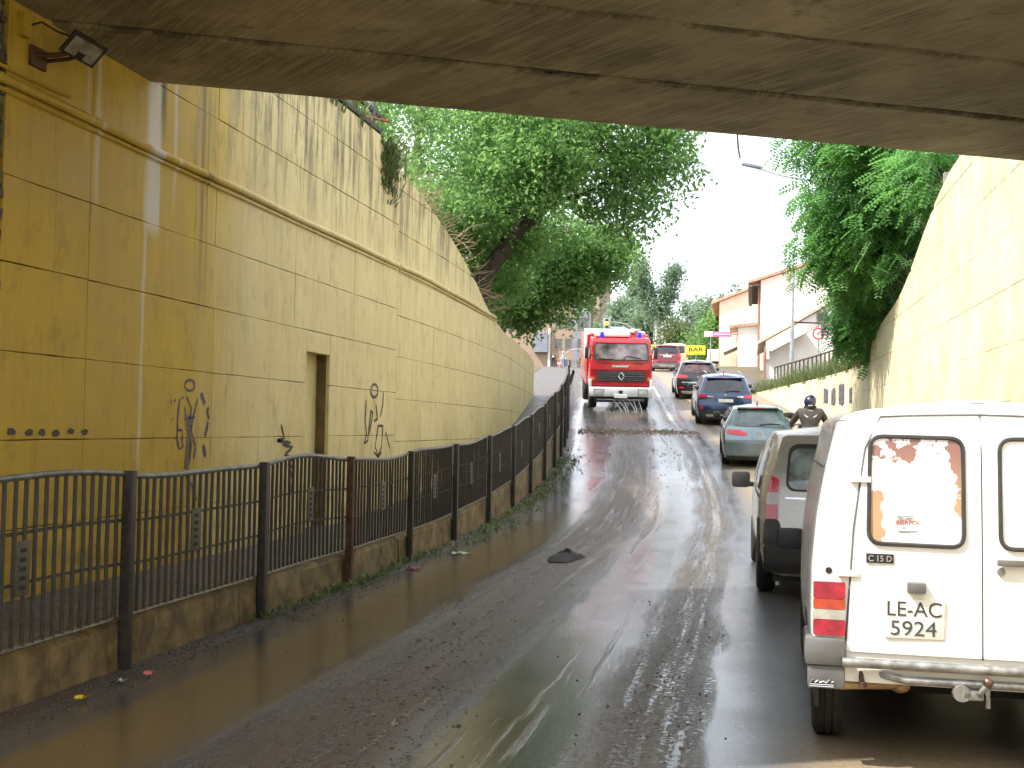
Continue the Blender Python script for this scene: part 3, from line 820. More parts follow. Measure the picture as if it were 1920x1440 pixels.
b = MB(); b.box(-0.135, 0.135, -0.088, 0.088, -0.086, -0.0785, Mx); gl = b.build('glass', mat('lamp_glass', (0.25, 0.24, 0.21), 0.15, var=0.3, vs=12), fl)
b = MB(); b.box(-0.035, 0.035, -0.088, -0.03, -0.0905, -0.0865, Mx); b.build('lamp_base', M_ink, gl)
b = MB(); b.box(0.0, 0.03, -0.1, 0.1, -0.12, 0.04); b.tube([(0.0, -0.06, -0.04), (0.2, -0.02, -0.03), (0.33, 0.0, 0.0)], 0.02, 6); b.tube([(0.0, 0.09, -0.04), (0.2, 0.12, -0.02), (0.30, 0.16, 0.02)], 0.016, 6)
b.build('bracket', M_rust, fl)
b = MB(); b.tube([(0.02, -0.16, 0.16), (0.12, -0.12, 0.2), (0.22, -0.06, 0.14), (0.30, 0.0, 0.12)], 0.009, 6); b.build('cable', M_ink, fl)
b = MB(); b.box(0.0, 0.06, -0.26, -0.16, 0.06, 0.24); b.build('junction_box', M_wall, fl)

# ------------------------------------------------------------------ railing above the lower right wall
rr_ = empty('verge_railing', (0, 0, 0))
tag(rr_, 'rusty brown railing with upright posts above the low wall on the right', 'railing')
M_rr = mat('brown_rail', (0.085, 0.050, 0.042), 0.7, 0.2, var=0.3)
off = 0.95
yy = [33+0.8*k for k in range(29)]
b = MB(); b.tube([(xr(y)+off, y, 4.62) for y in yy], 0.035, 6); b.build('top_rail', M_rr, rr_)
b = MB(); b.tube([(xr(y)+off, y, 3.82) for y in yy], 0.028, 6); b.build('bottom_rail', M_rr, rr_)
for k, y in enumerate(yy):
    b = MB(); x = xr(y)+off
    b.box(x-0.03, x+0.03, y-0.03, y+0.03, 3.3, 4.62); b.build('upright', M_rr, rr_)
    if k in (3, 8, 14): 
        b = MB(); b.tube([(x, y, 4.25), (xr(y+0.8)+off, y+0.8, 4.22)], 0.02, 5); b.build('cross_piece', M_rr, rr_)

# concrete posts on top of the near right wall
for k, (y, h) in enumerate(((17.2, 1.5), (19.0, 1.35), (20.7, 1.25), (22.3, 1.1))):
    b = MB(); z = rtop(y)-0.12
    b.cbox(xr(y)+0.30, xr(y)+0.44, y-0.07, y+0.07, z, z+h, 0.012)
    tag(b.build('concrete_post', mat('old_concrete', (0.24, 0.225, 0.20), 0.9, var=0.3, vs=8, bump=0.5, bs=30)),
        'grey concrete post on top of right wall, %s' % ('nearest the bridge', 'second from the bridge', 'third from the bridge', 'fourth from the bridge')[k], 'post', 'concrete posts on the right wall')

# ------------------------------------------------------------------ mud, litter and weeds on the road
def clods(name, spots, label, m, flat=0.45):
    vs = []; fs = []
    for (x, y, z, r) in spots:
        b = len(vs); n = 6
        top = (x+rng.uniform(-.2, .2)*r, y+rng.uniform(-.2, .2)*r, z+r*flat*rng.uniform(0.7, 1.2))
        for k in range(n):
            a = 6.283*k/n; q = r*rng.uniform(0.6, 1.15)
            vs.append((x+math.cos(a)*q, y+math.sin(a)*q*1.25, z-0.01))
        for k in range(n):
            a = 6.283*(k+0.3)/n; q = r*rng.uniform(0.35, 0.7)
            vs.append((x+math.cos(a)*q, y+math.sin(a)*q*1.25, z+r*flat*rng.uniform(0.5, 1.0)))
        vs.append(top)
        for k in range(n):
            fs.append((b+k, b+(k+1) % n, b+n+(k+1) % n, b+n+k)); fs.append((b+n+k, b+n+(k+1) % n, b+2*n))
    o = MB().add(vs, fs, True).build(name, m, None, sharp=70, recalc=False)
    return tag(o, label, 'mud', kind='stuff')
M_mud = mat('wet_mud', (0.060, 0.037, 0.020), 0.5, var=0.5, vs=12, bump=0.4, bs=60)
def rz_(x, y):
    return zr(y)+0.035*(1-((x-xdiv(y))/3.6)**2)-0.03
sp = []
for _ in range(1500):
    y = 5.3+19*rng.random()**1.5
    x = xdiv(y)-1.78+rng.gauss(0, 0.24)+0.25*math.sin(y*0.35)
    sp.append((x, y, rz_(x, y), rng.uniform(0.004, 0.016)*(1 if rng.random() < .95 else 1.8)))
for _ in range(500):
    y = 5.3+20*rng.random(); x = xdiv(y)-0.05+rng.gauss(0, 0.17); sp.append((x, y, rz_(x, y), rng.uniform(0.004, 0.017)))
for _ in range(260):
    y = 5.5+24*rng.random(); x = xdiv(y)+rng.uniform(-3.3, 0.4); sp.append((x, y, rz_(x, y), rng.uniform(0.004, 0.016)))
clods('mud_clods', sp, 'crumbs of wet brown mud strewn along the tyre tracks', M_mud)
sp = []
for _ in range(1900):
    y = 5.0+26*rng.random()**1.3; x = xk(y)+0.04+abs(rng.gauss(0, 0.22)); sp.append((x, y, rz_(x, y), rng.uniform(0.005, 0.020)))
clods('gutter_debris', sp, 'dark wet dirt and leaf litter heaped along the foot of the low wall', mat('gutter_dirt', (0.045, 0.032, 0.022), 0.5, var=0.7, vs=20))
sp = []
for yc, wd, n in ((37.2, 0.45, 900), (31.3, 1.1, 170), (26.0, 1.6, 110)):
    for _ in range(n):
        y = yc+rng.gauss(0, wd)+0.5*math.sin(xdiv(yc)*3); u = rng.uniform(-3.3, 0.5) if yc > 35 else rng.gauss(-1.6, 0.7)
        x = xdiv(y)+u; sp.append((x, y, rz_(x, y), rng.uniform(0.012, 0.05)*(1 if yc > 35 else 0.6)))
clods('mud_bank', sp, 'brown band of washed-up mud and leaves lying across the left lane below the truck', mat('leafy_mud', (0.165, 0.105, 0.055), 0.6, var=0.6, vs=8), 0.6)
# black rag
b = MB(); n = 18; m_ = 7; vs = []; fs = []
rx = [rng.uniform(0.75, 1.25) for _ in range(n)]
for j in range(m_+1):
    q = j/m_
    for k in range(n):
        a = 6.283*k/n; r_ = q*rx[k]
        hgt = (1-q**2)*0.075*(0.5+0.8*abs(math.sin(3*a+4*q)))+0.03*math.sin(5*a+9*q)*(1-q)+rng.uniform(0, .012)*(q < .95)
        vs.append((-2.27+0.21*r_*math.cos(a), 14.8+0.42*r_*math.sin(a), rz_(-2.27, 14.8)+0.004+max(0.0, hgt)))
for j in range(m_):
    for k in range(n): fs.append((j*n+k, j*n+(k+1) % n, (j+1)*n+(k+1) % n, (j+1)*n+k))
b.add(vs, fs, True)
tag(b.build('rag', mat('black_plastic_rag', (0.010, 0.010, 0.011), 0.75, var=0.3), None, sharp=80), 'crumpled black plastic rag lying on the wet road', 'litter')
def litter(x, y, sx, sy, col, nm, label):
    b = MB(); z = rz_(x, y)+0.012; n = 6
    vs = [(x+sx*(i/n-0.5), y+sy*(j/2-0.5)+rng.uniform(-.01, .01), z+rng.uniform(0.0, 0.03)) for i in range(n+1) for j in range(3)]
    b.add(vs, [(i*3+j, i*3+j+1, (i+1)*3+j+1, (i+1)*3+j) for i in range(n) for j in range(2)], True)
    tag(b.build(nm, mat(nm+'_'+label.split()[0], col, 0.5), None, recalc=False), label, 'litter', 'litter in the left gutter')
litter(-3.95, 6.5, 0.07, 0.05, (0.72, 0.50, 0.02), 'wrapper', 'yellow scrap of wrapper on the mud by the low wall')
litter(-3.91, 7.24, 0.05, 0.08, (0.55, 0.10, 0.10), 'wrapper', 'red and white scrap in the gutter between the first two fence posts')
litter(-3.97, 7.0, 0.05, 0.04, (0.5, 0.52, 0.45), 'paper_scrap', 'whitish pebble-like paper scrap in the gutter beside the nearest fence post')
litter(-3.86, 13.4, 0.13, 0.2, (0.17, 0.02, 0.06), 'wrapper', 'dark crimson wrapper in the gutter near the fourth fence post')
litter(-3.66, 14.9, 0.26, 0.14, (0.28, 0.36, 0.27), 'bag', 'pale green torn bag at the edge of the road near the weeds')

def blades(name, spots, m, label, h=(0.08, 0.3), w=0.02, spread=0.5, n=7, lw=None, cat='weeds'):
    V = []; F = []
    for (x, y, z, k) in spots:
        for _ in range(n):
            a = rng.uniform(0, 6.283); hh = rng.uniform(*h)*k; l = rng.uniform(0.1, spread)*hh
            bx, by = x+rng.gauss(0, 0.05)*k, y+rng.gauss(0, 0.05)*k
            px, py = -math.sin(a)*w*k, math.cos(a)*w*k
            dx, dy = math.cos(a)*l, math.sin(a)*l
            b = len(V)
            V += [(bx-px, by-py, z-0.01), (bx+px, by+py, z-0.01), (bx+dx*0.5+px, by+dy*0.5+py, z+hh*0.65), (bx+dx*0.5-px, by+dy*0.5-py, z+hh*0.65), (bx+dx, by+dy, z+hh)]
            F += [(b, b+1, b+2, b+3), (b+3, b+2, b+4)]
    return tag(MB().add(V, F).build(name, m, None, recalc=False), label, cat, kind='stuff')
sp = []
for _ in range(420):
    y = rng.choice([rng.uniform(9.5, 15), rng.uniform(15, 32), rng.uniform(17, 30), rng.uniform(17, 30)]); x = xk(y)+0.05+abs(rng.gauss(0, 0.10 if y < 15 else 0.26)); sp.append((x, y, rz_(x, y), rng.uniform(0.4, 1.0)))
blades('gutter_weeds', sp, M_weed, 'low green weeds growing along the foot of the low wall', (0.02, 0.10), 0.012, 2.2, 7)
sp = []
for _ in range(900):
    y = rng.uniform(31.6, 56); x = xr(y)+rng.uniform(0.02, 1.5); sp.append((x, y, rtop(y)-0.08, rng.uniform(0.6, 1.5)))
blades('verge_weeds', sp, M_weed, 'tall grey-green weeds on the verge under the right railing', (0.12, 0.62), 0.008, 1.3, 16)
sp = [(xr(y)+rng.uniform(0.0, 0.9), y, rtop(y)-0.06, rng.uniform(0.6, 1.2)) for y in [rng.uniform(31.3, 36) for _ in range(160)]]
blades('dry_verge_grass', sp, M_dry, 'straw-coloured dry grass hanging at the step of the right wall', (0.2, 0.6), 0.012, 1.2, 8)
sp = [(xw(y)-rng.uniform(0.02, 0.5), y, wtop(y)-0.1, rng.uniform(0.5, 1.3)) for y in [rng.uniform(10, 18.2) for _ in range(160)]]
blades('wall_top_grass', sp, M_weed, 'grass growing on top of the left wall behind its railing', (0.15, 0.45), 0.014, 1.0, 8)
# ivy tuft that hangs over the notch of the wall
V = []
sp = [(xw(17.4)+rng.uniform(-0.35, 0.06), 17.05+abs(rng.gauss(0.25, 0.3)), 5.98-abs(rng.gauss(0, 0.42)), rng.uniform(0.5, 1.0)) for _ in range(220)]
blades('hanging_weeds', sp, M_weed, 'dark tuft of weeds hanging in the notch at the top of the left wall', (0.08, 0.3), 0.02, 1.6, 6)

# dry twigs along the sloping top of the left wall
def twigs(name, starts, label, m=M_twig, L=(0.25, 1.0), r=0.007):
    b = MB()
    for (x, y, z, dx, dy, dz) in starts:
        l = rng.uniform(*L); d = Vector((dx+rng.gauss(0, .35), dy+rng.gauss(0, .45), dz+rng.gauss(0, .3))).normalized()
        p = Vector((x, y, z)); P = [p.copy()]
        for k in range(4):
            d = (d+Vector((rng.gauss(0, .2), rng.gauss(0, .2), rng.gauss(0, .2)))).normalized(); p = p+d*l/4; P.append(p.copy())
        b.tube(P, [r*1.2, r, r*.8, r*.6, r*.3], 4, False)
        if rng.random() < .6:
            q = P[2]; dd = (d+Vector((rng.gauss(0, .6), rng.gauss(0, .6), rng.gauss(0, .6)))).normalized()
            b.tube([q, q+dd*l*.22, q+dd*l*.42+Vector((0, 0, .03))], [r*.6, r*.5, r*.25], 4, False)
    return tag(b.build(name, m, None, recalc=False), label, 'twigs', kind='stuff')
st = []
for yc, n, s_ in ((20.3, 75, .5), (22.4, 45, .35), (24.8, 55, .5), (26.7, 30, .5), (18.6, 8, .3)):
    for _ in range(n):
        y = yc+rng.gauss(0, s_); st.append((xw(y)-rng.uniform(0.1, 0.9), y, wtop(y)-0.1+rng.uniform(0, 0.5), 0.75, -0.1, 0.25))
twigs('dry_twigs', st, 'bare dry twigs and roots sticking out over the top of the left wall')
st = [(xr(y)+rng.uniform(0.1, 1.2), y, rtop(y)-0.1+rng.uniform(0, 0.6), -0.3, 0.1, 0.6) for y in [rng.uniform(18, 30) for _ in range(200)]]
twigs('bare_stems', st, 'tangle of bare grey stems on top of the right wall', mat('grey_twig', (0.075, 0.062, 0.05), 0.9, var=0.3), (0.3, 1.1), 0.006)
# ------------------------------------------------------------------ vehicles
def text_mesh(s, name, m, parent, cx, cz, w, h, y, depth=0.003, flip=1, bold=0.0):
    cu = bpy.data.curves.new(name, 'FONT'); cu.body = s; cu.extrude = 0.01; cu.offset = bold
    o = bpy.data.objects.new(name, cu); COL.objects.link(o)
    dg = bpy.context.evaluated_depsgraph_get()
    me = bpy.data.meshes.new_from_object(o.evaluated_get(dg))
    bpy.data.objects.remove(o); bpy.data.curves.remove(cu)
    n = len(me.vertices); co = np.empty(n*3); me.vertices.foreach_get('co', co); co = co.reshape(-1, 3)
    mn, mx = co.min(0), co.max(0)
    q = np.empty_like(co)
    q[:, 0] = cx+flip*((co[:, 0]-mn[0])/(mx[0]-mn[0])-0.5)*w
    q[:, 2] = cz+((co[:, 1]-mn[1])/(mx[1]-mn[1])-0.5)*h
    q[:, 1] = y - (co[:, 2]-mn[2])/(mx[2]-mn[2])*depth
    me.vertices.foreach_set('co', q.ravel()); me.materials.clear()
    return mesh_obj(name, me, m, parent)

class Body:
    def __init__(s, rear, front, roof, sect, plan, zb, rx=0.13, rz=0.10, bul=0.05, crown=0.03):
        s.rear_, s.front_, s.roof_, s.sect_, s.plan_ = rear, front, roof, sect, plan
        s.zb, s.rx, s.rz, s.bul, s.crown = zb, rx, rz, bul, crown
        s.wmax = max(w for _, w in sect)
    I = staticmethod(lambda x, t: float(np.interp(x, [p[0] for p in t], [p[1] for p in t])))
    def w(s, a, z): return s.I(a, s.plan_)*s.I(z, s.sect_)
    def y(s, a, z):
        r0, f0 = s.I(z, s.rear_), s.I(z, s.front_); return r0+(f0-r0)*a
    def ring(s, a):
        zt = s.I(a, s.roof_); zs = zt-s.rz; n = 14
        P = [(0, s.zb), (s.w(a, s.zb)*0.9, s.zb)]
        for i in range(n+1):
            z = s.zb+0.03+(zs-s.zb-0.03)*i/n; P.append((s.w(a, z), z))
        w1 = s.w(a, zs)
        for k in range(1, 6):
            t = math.pi/2*k/5; P.append((w1-s.rx*(1-math.cos(t)), zs+(s.rz-s.crown)*math.sin(t)))
        w2 = w1-s.rx
        for k in range(1, 4):
            q = 1-k/3; P.append((w2*q, zt-s.crown+s.crown*(1-q*q)))
        return [(x, s.y(a, z), z) for x, z in P]
    def rear_y(s, x, z):
        w = s.w(0, z); q = min(1, abs(x)/w)
        return s.I(z, s.rear_)-s.bul*min(1, w/s.wmax)*(1-q*q)
    def Rp(s): return lambda x, z, off: (x, s.rear_y(x, z)-off, z)
    def Sp(s, sd):
        def f(y, z, off):
            r0, f0 = s.I(z, s.rear_), s.I(z, s.front_); a = (y-r0)/(f0-r0)
            return (sd*(s.w(a, z)+off), y, z)
        return f
    def build(s, name, m, parent, stations=None):
        A = stations or [0, .004, .01, .02, .035, .055, .08, .12, .17, .23, .3, .37, .44, .5, .55, .6, .64, .68, .72, .76, .8, .85, .9, .94, .97, .985, .995, 1]
        mb = MB(); rings = []
        for a in A:
            h = s.ring(a)
            rings.append(h + [(-x, y, z) for x, y, z in h[-2:0:-1]])
        n = len(rings[0]); hn = len(s.ring(0))
        mb.add([p for r_ in rings for p in r_], [(j*n+k, j*n+(k+1) % n, (j+1)*n+(k+1) % n, (j+1)*n+k) for j in range(len(A)-1) for k in range(n)], True)
        for a, sg in ((0, -1), (1, 1)):
            h = s.ring(a); nc = 14; rows = []
            for (x, y, z) in h[1:-1]:
                rows.append([(x*(2*k/nc-1), y+sg*s.bul*min(1, x/s.wmax)*(1-(2*k/nc-1)**2), z) for k in range(nc+1)])
            mb.add([p for r_ in rows for p in r_], [(j*(nc+1)+k, j*(nc+1)+k+1, (j+1)*(nc+1)+k+1, (j+1)*(nc+1)+k) for j in range(len(rows)-1) for k in range(nc)], True)
        return mb.build(name, m, parent, sharp=38)

def mirror(o): return [(-x, z) for x, z in o]

_wheel = {}
def wheel(parent, x, y, r, w, rimm=None, z=None):
    key = (round(r, 3), round(w, 3), rimm.name if rimm else '')
    if key not in _wheel:
        h = w/2
        b = MB(); b.lathe([(r*0.60, -h*0.80), (r*0.72, -h*0.98), (r*0.88, -h), (r*0.965, -h*0.86), (r, -h*0.62), (r, -h*0.33), (r*0.975, -h*0.30), (r*0.975, -h*0.24), (r, -h*0.21), (r, h*0.21), (r*0.975, h*0.24), (r*0.975, h*0.30), (r, h*0.33), (r, h*0.62), (r*0.965, h*0.86), (r*0.88, h), (r*0.72, h*0.98), (r*0.60, h*0.80)], 30, 'X')
        t = b.build('tyre_src', M_rubber); me1 = t.data; bpy.data.objects.remove(t)
        b = MB()
        for sg in (-1, 1):
            b.lathe([(0.0, sg*h*0.55), (r*0.16, sg*h*0.60), (r*0.18, sg*h*0.45), (r*0.40, sg*h*0.35), (r*0.55, sg*h*0.55), (r*0.615, sg*h*0.82)], 30, 'X')
        for k in range(5):
            M2 = Matrix.Rotation(2*math.pi*k/5, 4, 'X')
            b.box(-h*0.62, h*0.62, -r*0.06, r*0.06, r*0.1, r*0.57, M2)
        t = b.build('rim_src', rimm or M_rim); me2 = t.data; bpy.data.objects.remove(t)
        _wheel[key] = (me1, me2)
    me1, me2 = _wheel[key]
    o = mesh_obj('wheel', me1, None, parent); o.location = (x, y, r if z is None else z)
    mesh_obj('rim', me2, None, o)
    return o

def place(name, X, Y, head=0.0, z=None):
    """head: degrees, positive turns to the left"""
    zz = zr(Y)+0.0 if z is None else z
    return empty(name, (X, Y, zz), (math.atan(slope(Y+1.8)), 0, R(head)))
def part(root, name, m, outline, pj, off=0.006, depth=0.03, nr=10, nc=10, label=None):
    o = scan(MB(), outline, pj, off, depth, nr, nc).build(name, m, root, sharp=45)
    if label: o['label'] = label
    return o
def seal(root, name, m, outline, pj, off, r):
    b = MB(); P = [pj(u, v, off) for u, v in outline]; b.tube(P+[P[0], P[1]], r, 6, False); return b.build(name, m, root)
def arch(root, bd, yc, r, zc, sd):
    pts = [(yc+r*math.cos(t), zc+r*math.sin(t)) for t in np.linspace(-0.35, math.pi+0.35, 18)]
    return part(root, 'wheel_arch', M_blackpl, pts, bd.Sp(sd), 0.004, 0.02, 10, 6)

# ---- white van right in front
v = place('white_van', 1.12, 6.12, -1.0)
tag(v, 'old white delivery van with twin rear doors nearest the camera, peeling sticker in window', 'van', 'vehicles queueing uphill in the right lane')
B = Body(rear=[(0.3, 0.0), (0.62, 0.0), (1.1, 0.02), (1.5, 0.05), (1.72, 0.08), (1.86, 0.14)], front=[(0.3, 3.98), (0.6, 4.0), (0.85, 3.85), (1.8, 3.4)],
         roof=[(0, 1.84), (.01, 1.853), (.5, 1.862), (.56, 1.84), (.60, 1.60), (.66, 1.52), (.70, 1.40), (.78, 1.08), (.83, 1.0), (.97, 0.86), (1, 0.78)],
         sect=[(0.3, 0.77), (0.5, 0.80), (0.7, 0.815), (1.0, 0.812), (1.25, 0.79), (1.5, 0.745), (1.70, 0.695), (1.86, 0.66)],
         plan=[(0, 0.975), (.01, 0.99), (.03, 1.0), (.5, 1.0), (.6, 0.955), (.9, 0.93), (1, 0.86)], zb=0.44, rx=0.25, rz=0.15, bul=0.02, crown=0.045)
body = B.build('body', M_white, v)
RP = B.Rp()
for sg, nm in ((-1, 'left'), (1, 'right')):
    dl = [(-0.640, 0.59), (-0.0035, 0.59), (-0.0035, 1.77), (-0.47, 1.755), (-0.545, 1.60), (-0.60, 1.2)]
    ol = rpoly(dl, [0.01, 0.004, 0.004, 0.05, 0.3, 0.3])
    if sg > 0: ol = mirror(ol)
    d = part(v, 'rear_door', M_white, ol, RP, 0.010, 0.03, 16, 10)
    wn = rpoly([(-0.535, 1.13), (-0.085, 1.125), (-0.085, 1.66), (-0.525, 1.665)], 0.065, 6)
    if sg > 0: wn = mirror(wn)
    if sg < 0:
        t = NT('peeling_sticker')
        tc = t.n('TexCoord').outputs['Object']; sp_ = t.n('SeparateXYZ', {0: tc})
        X_, Z_ = sp_.outputs[0], sp_.outputs[2]
        nz = t.noise(tc, 14, 8, 0.65); nb = t.noise(tc, 6, 6, 0.6)
        topm = t.ss(Z_, 1.43, 1.60); lm = t.mul(t.ss(X_, -0.40, -0.50), t.ss(Z_, 1.50, 1.30)); rm = t.mul(t.ss(X_, -0.17, -0.10), t.ss(Z_, 1.18, 1.35))
        k = t.math('ADD', t.math('ADD', t.mul(nz, 0.6), t.mul(nb, 0.5)), t.math('ADD', t.mul(topm, 0.13), t.math('ADD', t.mul(lm, 0.30), t.mul(rm, 0.26))))
        tear = t.ss(k, 0.715, 0.73)
        c = t.mix(tear, (0.80, 0.79, 0.77), t.mix(t.ss(Z_, 1.3, 1.62), (0.50, 0.30, 0.17), (0.26, 0.13, 0.11)))
        t.bsdf(Base_Color=c, Roughness=0.35); pm = t.m
    else:
        pm = M_white
    pane = part(d, 'window_pane', pm, wn, RP, 0.0125, 0.02, 14, 10, 'window covered by a torn white sticker with brown paper behind' if sg < 0 else None)
    seal(d, 'window_seal', M_blackpl, wn, RP, 0.014, 0.011)
    b = MB()
    for z in (1.445, 0.975):
        xh = sg*(0.632 if z < 1.2 else 0.572); b.cbox(xh-0.05, xh+0.05, RP(xh-0.05*sg, z, 0)[1]-0.022, RP(xh, z, 0)[1]+0.01, z-0.015, z+0.015, 0.004)
    b.build('hinge', M_white, d)
    b = MB(); b.tube([RP(u_*-1 if sg > 0 else u_, z_, 0.0035) for u_, z_ in ((-0.645, 0.585), (-0.606, 1.2), (-0.551, 1.6), (-0.475, 1.765), (-0.25, 1.775), (0.0, 1.78))], 0.005, 5, False); b.tube([RP(0.0, z_, 0.004) for z_ in (0.585, 0.9, 1.2, 1.5, 1.78)], 0.0045, 5, False); b.build('door_gap', M_greypl, v)
text_mesh('BIERPOL', 'sticker_text', mat('sticker_red', (0.42, 0.05, 0.04), 0.5), v, -0.345, 1.238, 0.115, 0.022, RP(-0.35, 1.24, 0.0130)[1], 0.002)
b = MB()
for (x0, x1, z) in ((-0.402, -0.32, 1.268), (-0.40, -0.37, 1.261), (-0.355, -0.33, 1.260), (-0.395, -0.30, 1.196), (-0.385, -0.305, 1.188), (-0.40, -0.394, 1.214), (-0.372, -0.36, 1.212)):
    b.box(x0, x1, RP(-0.35, 1.2, 0.0145)[1], RP(-0.35, 1.2, 0.012)[1], z-0.0025, z+0.0025)
b.build('fine_print', mat('pale_print', (0.22, 0.26, 0.28), 0.5), v)
b = MB(); b.box(-0.545, -0.415, RP(-0.48, 1.056, 0.018)[1], RP(-0.48, 1.056, 0)[1], 1.034, 1.079); b.build('badge', M_ink, v)
text_mesh('C 15 D', 'badge_text', M_chrome, v, -0.48, 1.0565, 0.112, 0.030, RP(-0.48, 1.056, 0.0185)[1], 0.003, bold=0.02)
b = MB(); b.cbox(-0.353, -0.265, RP(-0.3, 0.92, 0.055)[1], RP(-0.3, 0.92, 0)[1], 0.895, 0.948, 0.010); b.build('plate_lamp', M_greypl, v)
b = MB(); yp = RP(-0.178, 0.77, 0.014)[1]; b.cbox(-0.458, -0.178, yp-0.006, yp+0.02, 0.672, 0.865, 0.003); pl = tag(b.build('number_plate', M_plate, v), 'white two-line number plate')
text_mesh('LE-AC', 'plate_text', mat('worn_ink', (0.055, 0.055, 0.06), 0.6), pl, -0.318, 0.817, 0.255, 0.072, yp-0.0065, 0.002)
text_mesh('5924', 'plate_text', mat('worn_ink', (0.055, 0.055, 0.06), 0.6), pl, -0.322, 0.722, 0.215, 0.072, yp-0.0065, 0.002)
b = MB(); b.cbox(0.065, 0.33, RP(0.2, 1.06, 0.045)[1], RP(0.2, 1.06, 0.022)[1], 1.045, 1.075, 0.006); b.cbox(0.10, 0.3, RP(0.2, 1.06, 0.025)[1], RP(0.2, 1.06, 0.0)[1], 1.05, 1.07, 0.004); b.build('door_handle', M_greypl, v)
b = MB(); b.lathe([(0.0, -0.012), (0.018, -0.012), (0.02, 0)], 14, 'Y', (0.085, RP(0.08, 1.015, 0.012)[1], 1.015)); b.build('lock', M_galv, v)
for sg in (-1, 1):
    tl = empty('tail_lamp', (0, 0, 0)); tl.parent = v
    for nm, m_, z0, z1 in (('red_lens', mat('old_red_lens', (0.36, 0.010, 0.022), 0.2, var=0.3, vs=14, coat=0.6, obj_co=True), 0.846, 0.930), ('amber_lens', mat('old_amber_lens', (0.46, 0.055, 0.012), 0.2, var=0.25, vs=14, coat=0.6, obj_co=True), 0.795, 0.844), ('clear_lens', mat('old_clear_lens', (0.40, 0.38, 0.33), 0.2, var=0.2, vs=14, coat=0.5, obj_co=True), 0.744, 0.793), ('red_lens', MATS['old_red_lens'], 0.665, 0.742)):
        ol = rrect(-0.800, -0.645, z0, z1, 0.006)
        if sg > 0: ol = mirror(ol)
        part(tl, nm, m_, ol, RP, 0.022, 0.05, 6, 6)
    b = MB(); b.lathe([(0, -0.004), (0.016, -0.004), (0.018, 0.01)], 12, 'Y', (sg*0.725, RP(sg*0.72, 0.985, 0.0)[1], 0.985)); b.build('cap', M_ink, v)
    # bumper corner
    ol = rpoly([(-0.835, 0.655), (-0.645, 0.655), (-0.645, 0.515), (-0.825, 0.515)], 0.015)
    cx = -0.74 if sg < 0 else 0.74
    b = MB(); b.cbox(cx-0.10, cx+0.10, -0.045, 0.38, 0.515, 0.652, 0.025); b.build('bumper_corner', M_greypl, v)
    b = MB(); b.cbox(cx-0.085, cx+0.095, -0.03, 0.05, 0.40, 0.516, 0.012); b.build('mud_flap', M_greypl, v)
b = MB()
b.tube([(-0.815, -0.033, 0.428), (-0.80, -0.033, 0.447), (-0.79, -0.033, 0.430), (-0.775, -0.033, 0.441), (-0.765, -0.033, 0.430), (-0.75, -0.033, 0.438), (-0.735, -0.033, 0.430), (-0.72, -0.033, 0.446), (-0.71, -0.033, 0.432), (-0.70, -0.033, 0.44)], 0.004, 5)
for z in (0.421, 0.412): b.tube([(-0.815, -0.033, z), (-0.70, -0.033, z)], 0.0028, 5)
b.build('chrome_script', M_chrome, v)
b = MB(); b.tube([(-0.66, -0.05, 0.542), (0.66, -0.05, 0.542)], 0.024, 10); b.build('bumper_tube', M_galv, v)
b = MB(); b.tube([(-0.52, 0.08, 0.50), (-0.46, -0.01, 0.485), (-0.36, -0.035, 0.468), (0.36, -0.035, 0.468), (0.46, -0.01, 0.485), (0.52, 0.08, 0.5)], 0.021, 10); b.build('tow_bar', M_galv, v)
b = MB(); b.tube([(-0.66, -0.01, 0.418), (-0.62, 0.02, 0.416), (-0.40, 0.12, 0.41), (-0.32, 0.3, 0.42)], 0.021, 12); b.sphere((-0.36, 0.24, 0.405), (0.06, 0.12, 0.055)); b.build('exhaust', M_brass, v)
b = MB(); b.lathe([(0.0, 0.0), (0.017, 0.0)], 12, 'X', (-0.682, -0.01, 0.418)); b.build('exhaust_mouth', M_ink, v)
b = MB(); b.cbox(-0.10, 0.0, -0.07, 0.10, 0.395, 0.44, 0.01); b.tube([(-0.02, -0.06, 0.42), (-0.02, -0.09, 0.44), (0.01, -0.10, 0.48)], 0.014, 8); b.lathe([(0, -0.03), (0.04, -0.03), (0.045, 0.0), (0.03, 0.03), (0, 0.03)], 14, 'Y', (-0.10, -0.04, 0.425)); b.tube([(0.02, -0.05, 0.36), (0.02, -0.05, 0.45)], 0.012, 8); b.build('tow_hitch', M_galv, v)
b = MB(); b.sphere((0.012, -0.10, 0.492), 0.025); b.build('tow_ball', mat('ball_steel', (0.16, 0.10, 0.08), 0.35, 0.8), v)
b = MB(); b.tube([(-0.57, 0.02, 0.52), (-0.565, -0.02, 0.46), (-0.56, -0.03, 0.43)], 0.012, 6); b.lathe([(0, -.01), (.02, -.01), (.02, .015), (0, .02)], 8, 'Z', (-0.56, -0.03, 0.43)); b.build('trailer_socket', M_rust, v)
b = MB(); b.box(-0.64, 0.64, 0.05, 0.09, 0.47, 0.60); b.box(-0.62, 0.62, 1.15, 3.6, 0.20, 0.44); b.tube([(-0.65, 0.74, 0.29), (0.65, 0.74, 0.29)], 0.04, 8); b.build('underbody', mat('underbody_black', (0.010, 0.0095, 0.009), 0.9), v)
for x in (-0.70, 0.70): wheel(v, x, 0.74, 0.29, 0.155, M_greypl); wheel(v, x, 3.2, 0.29, 0.155, M_greypl)
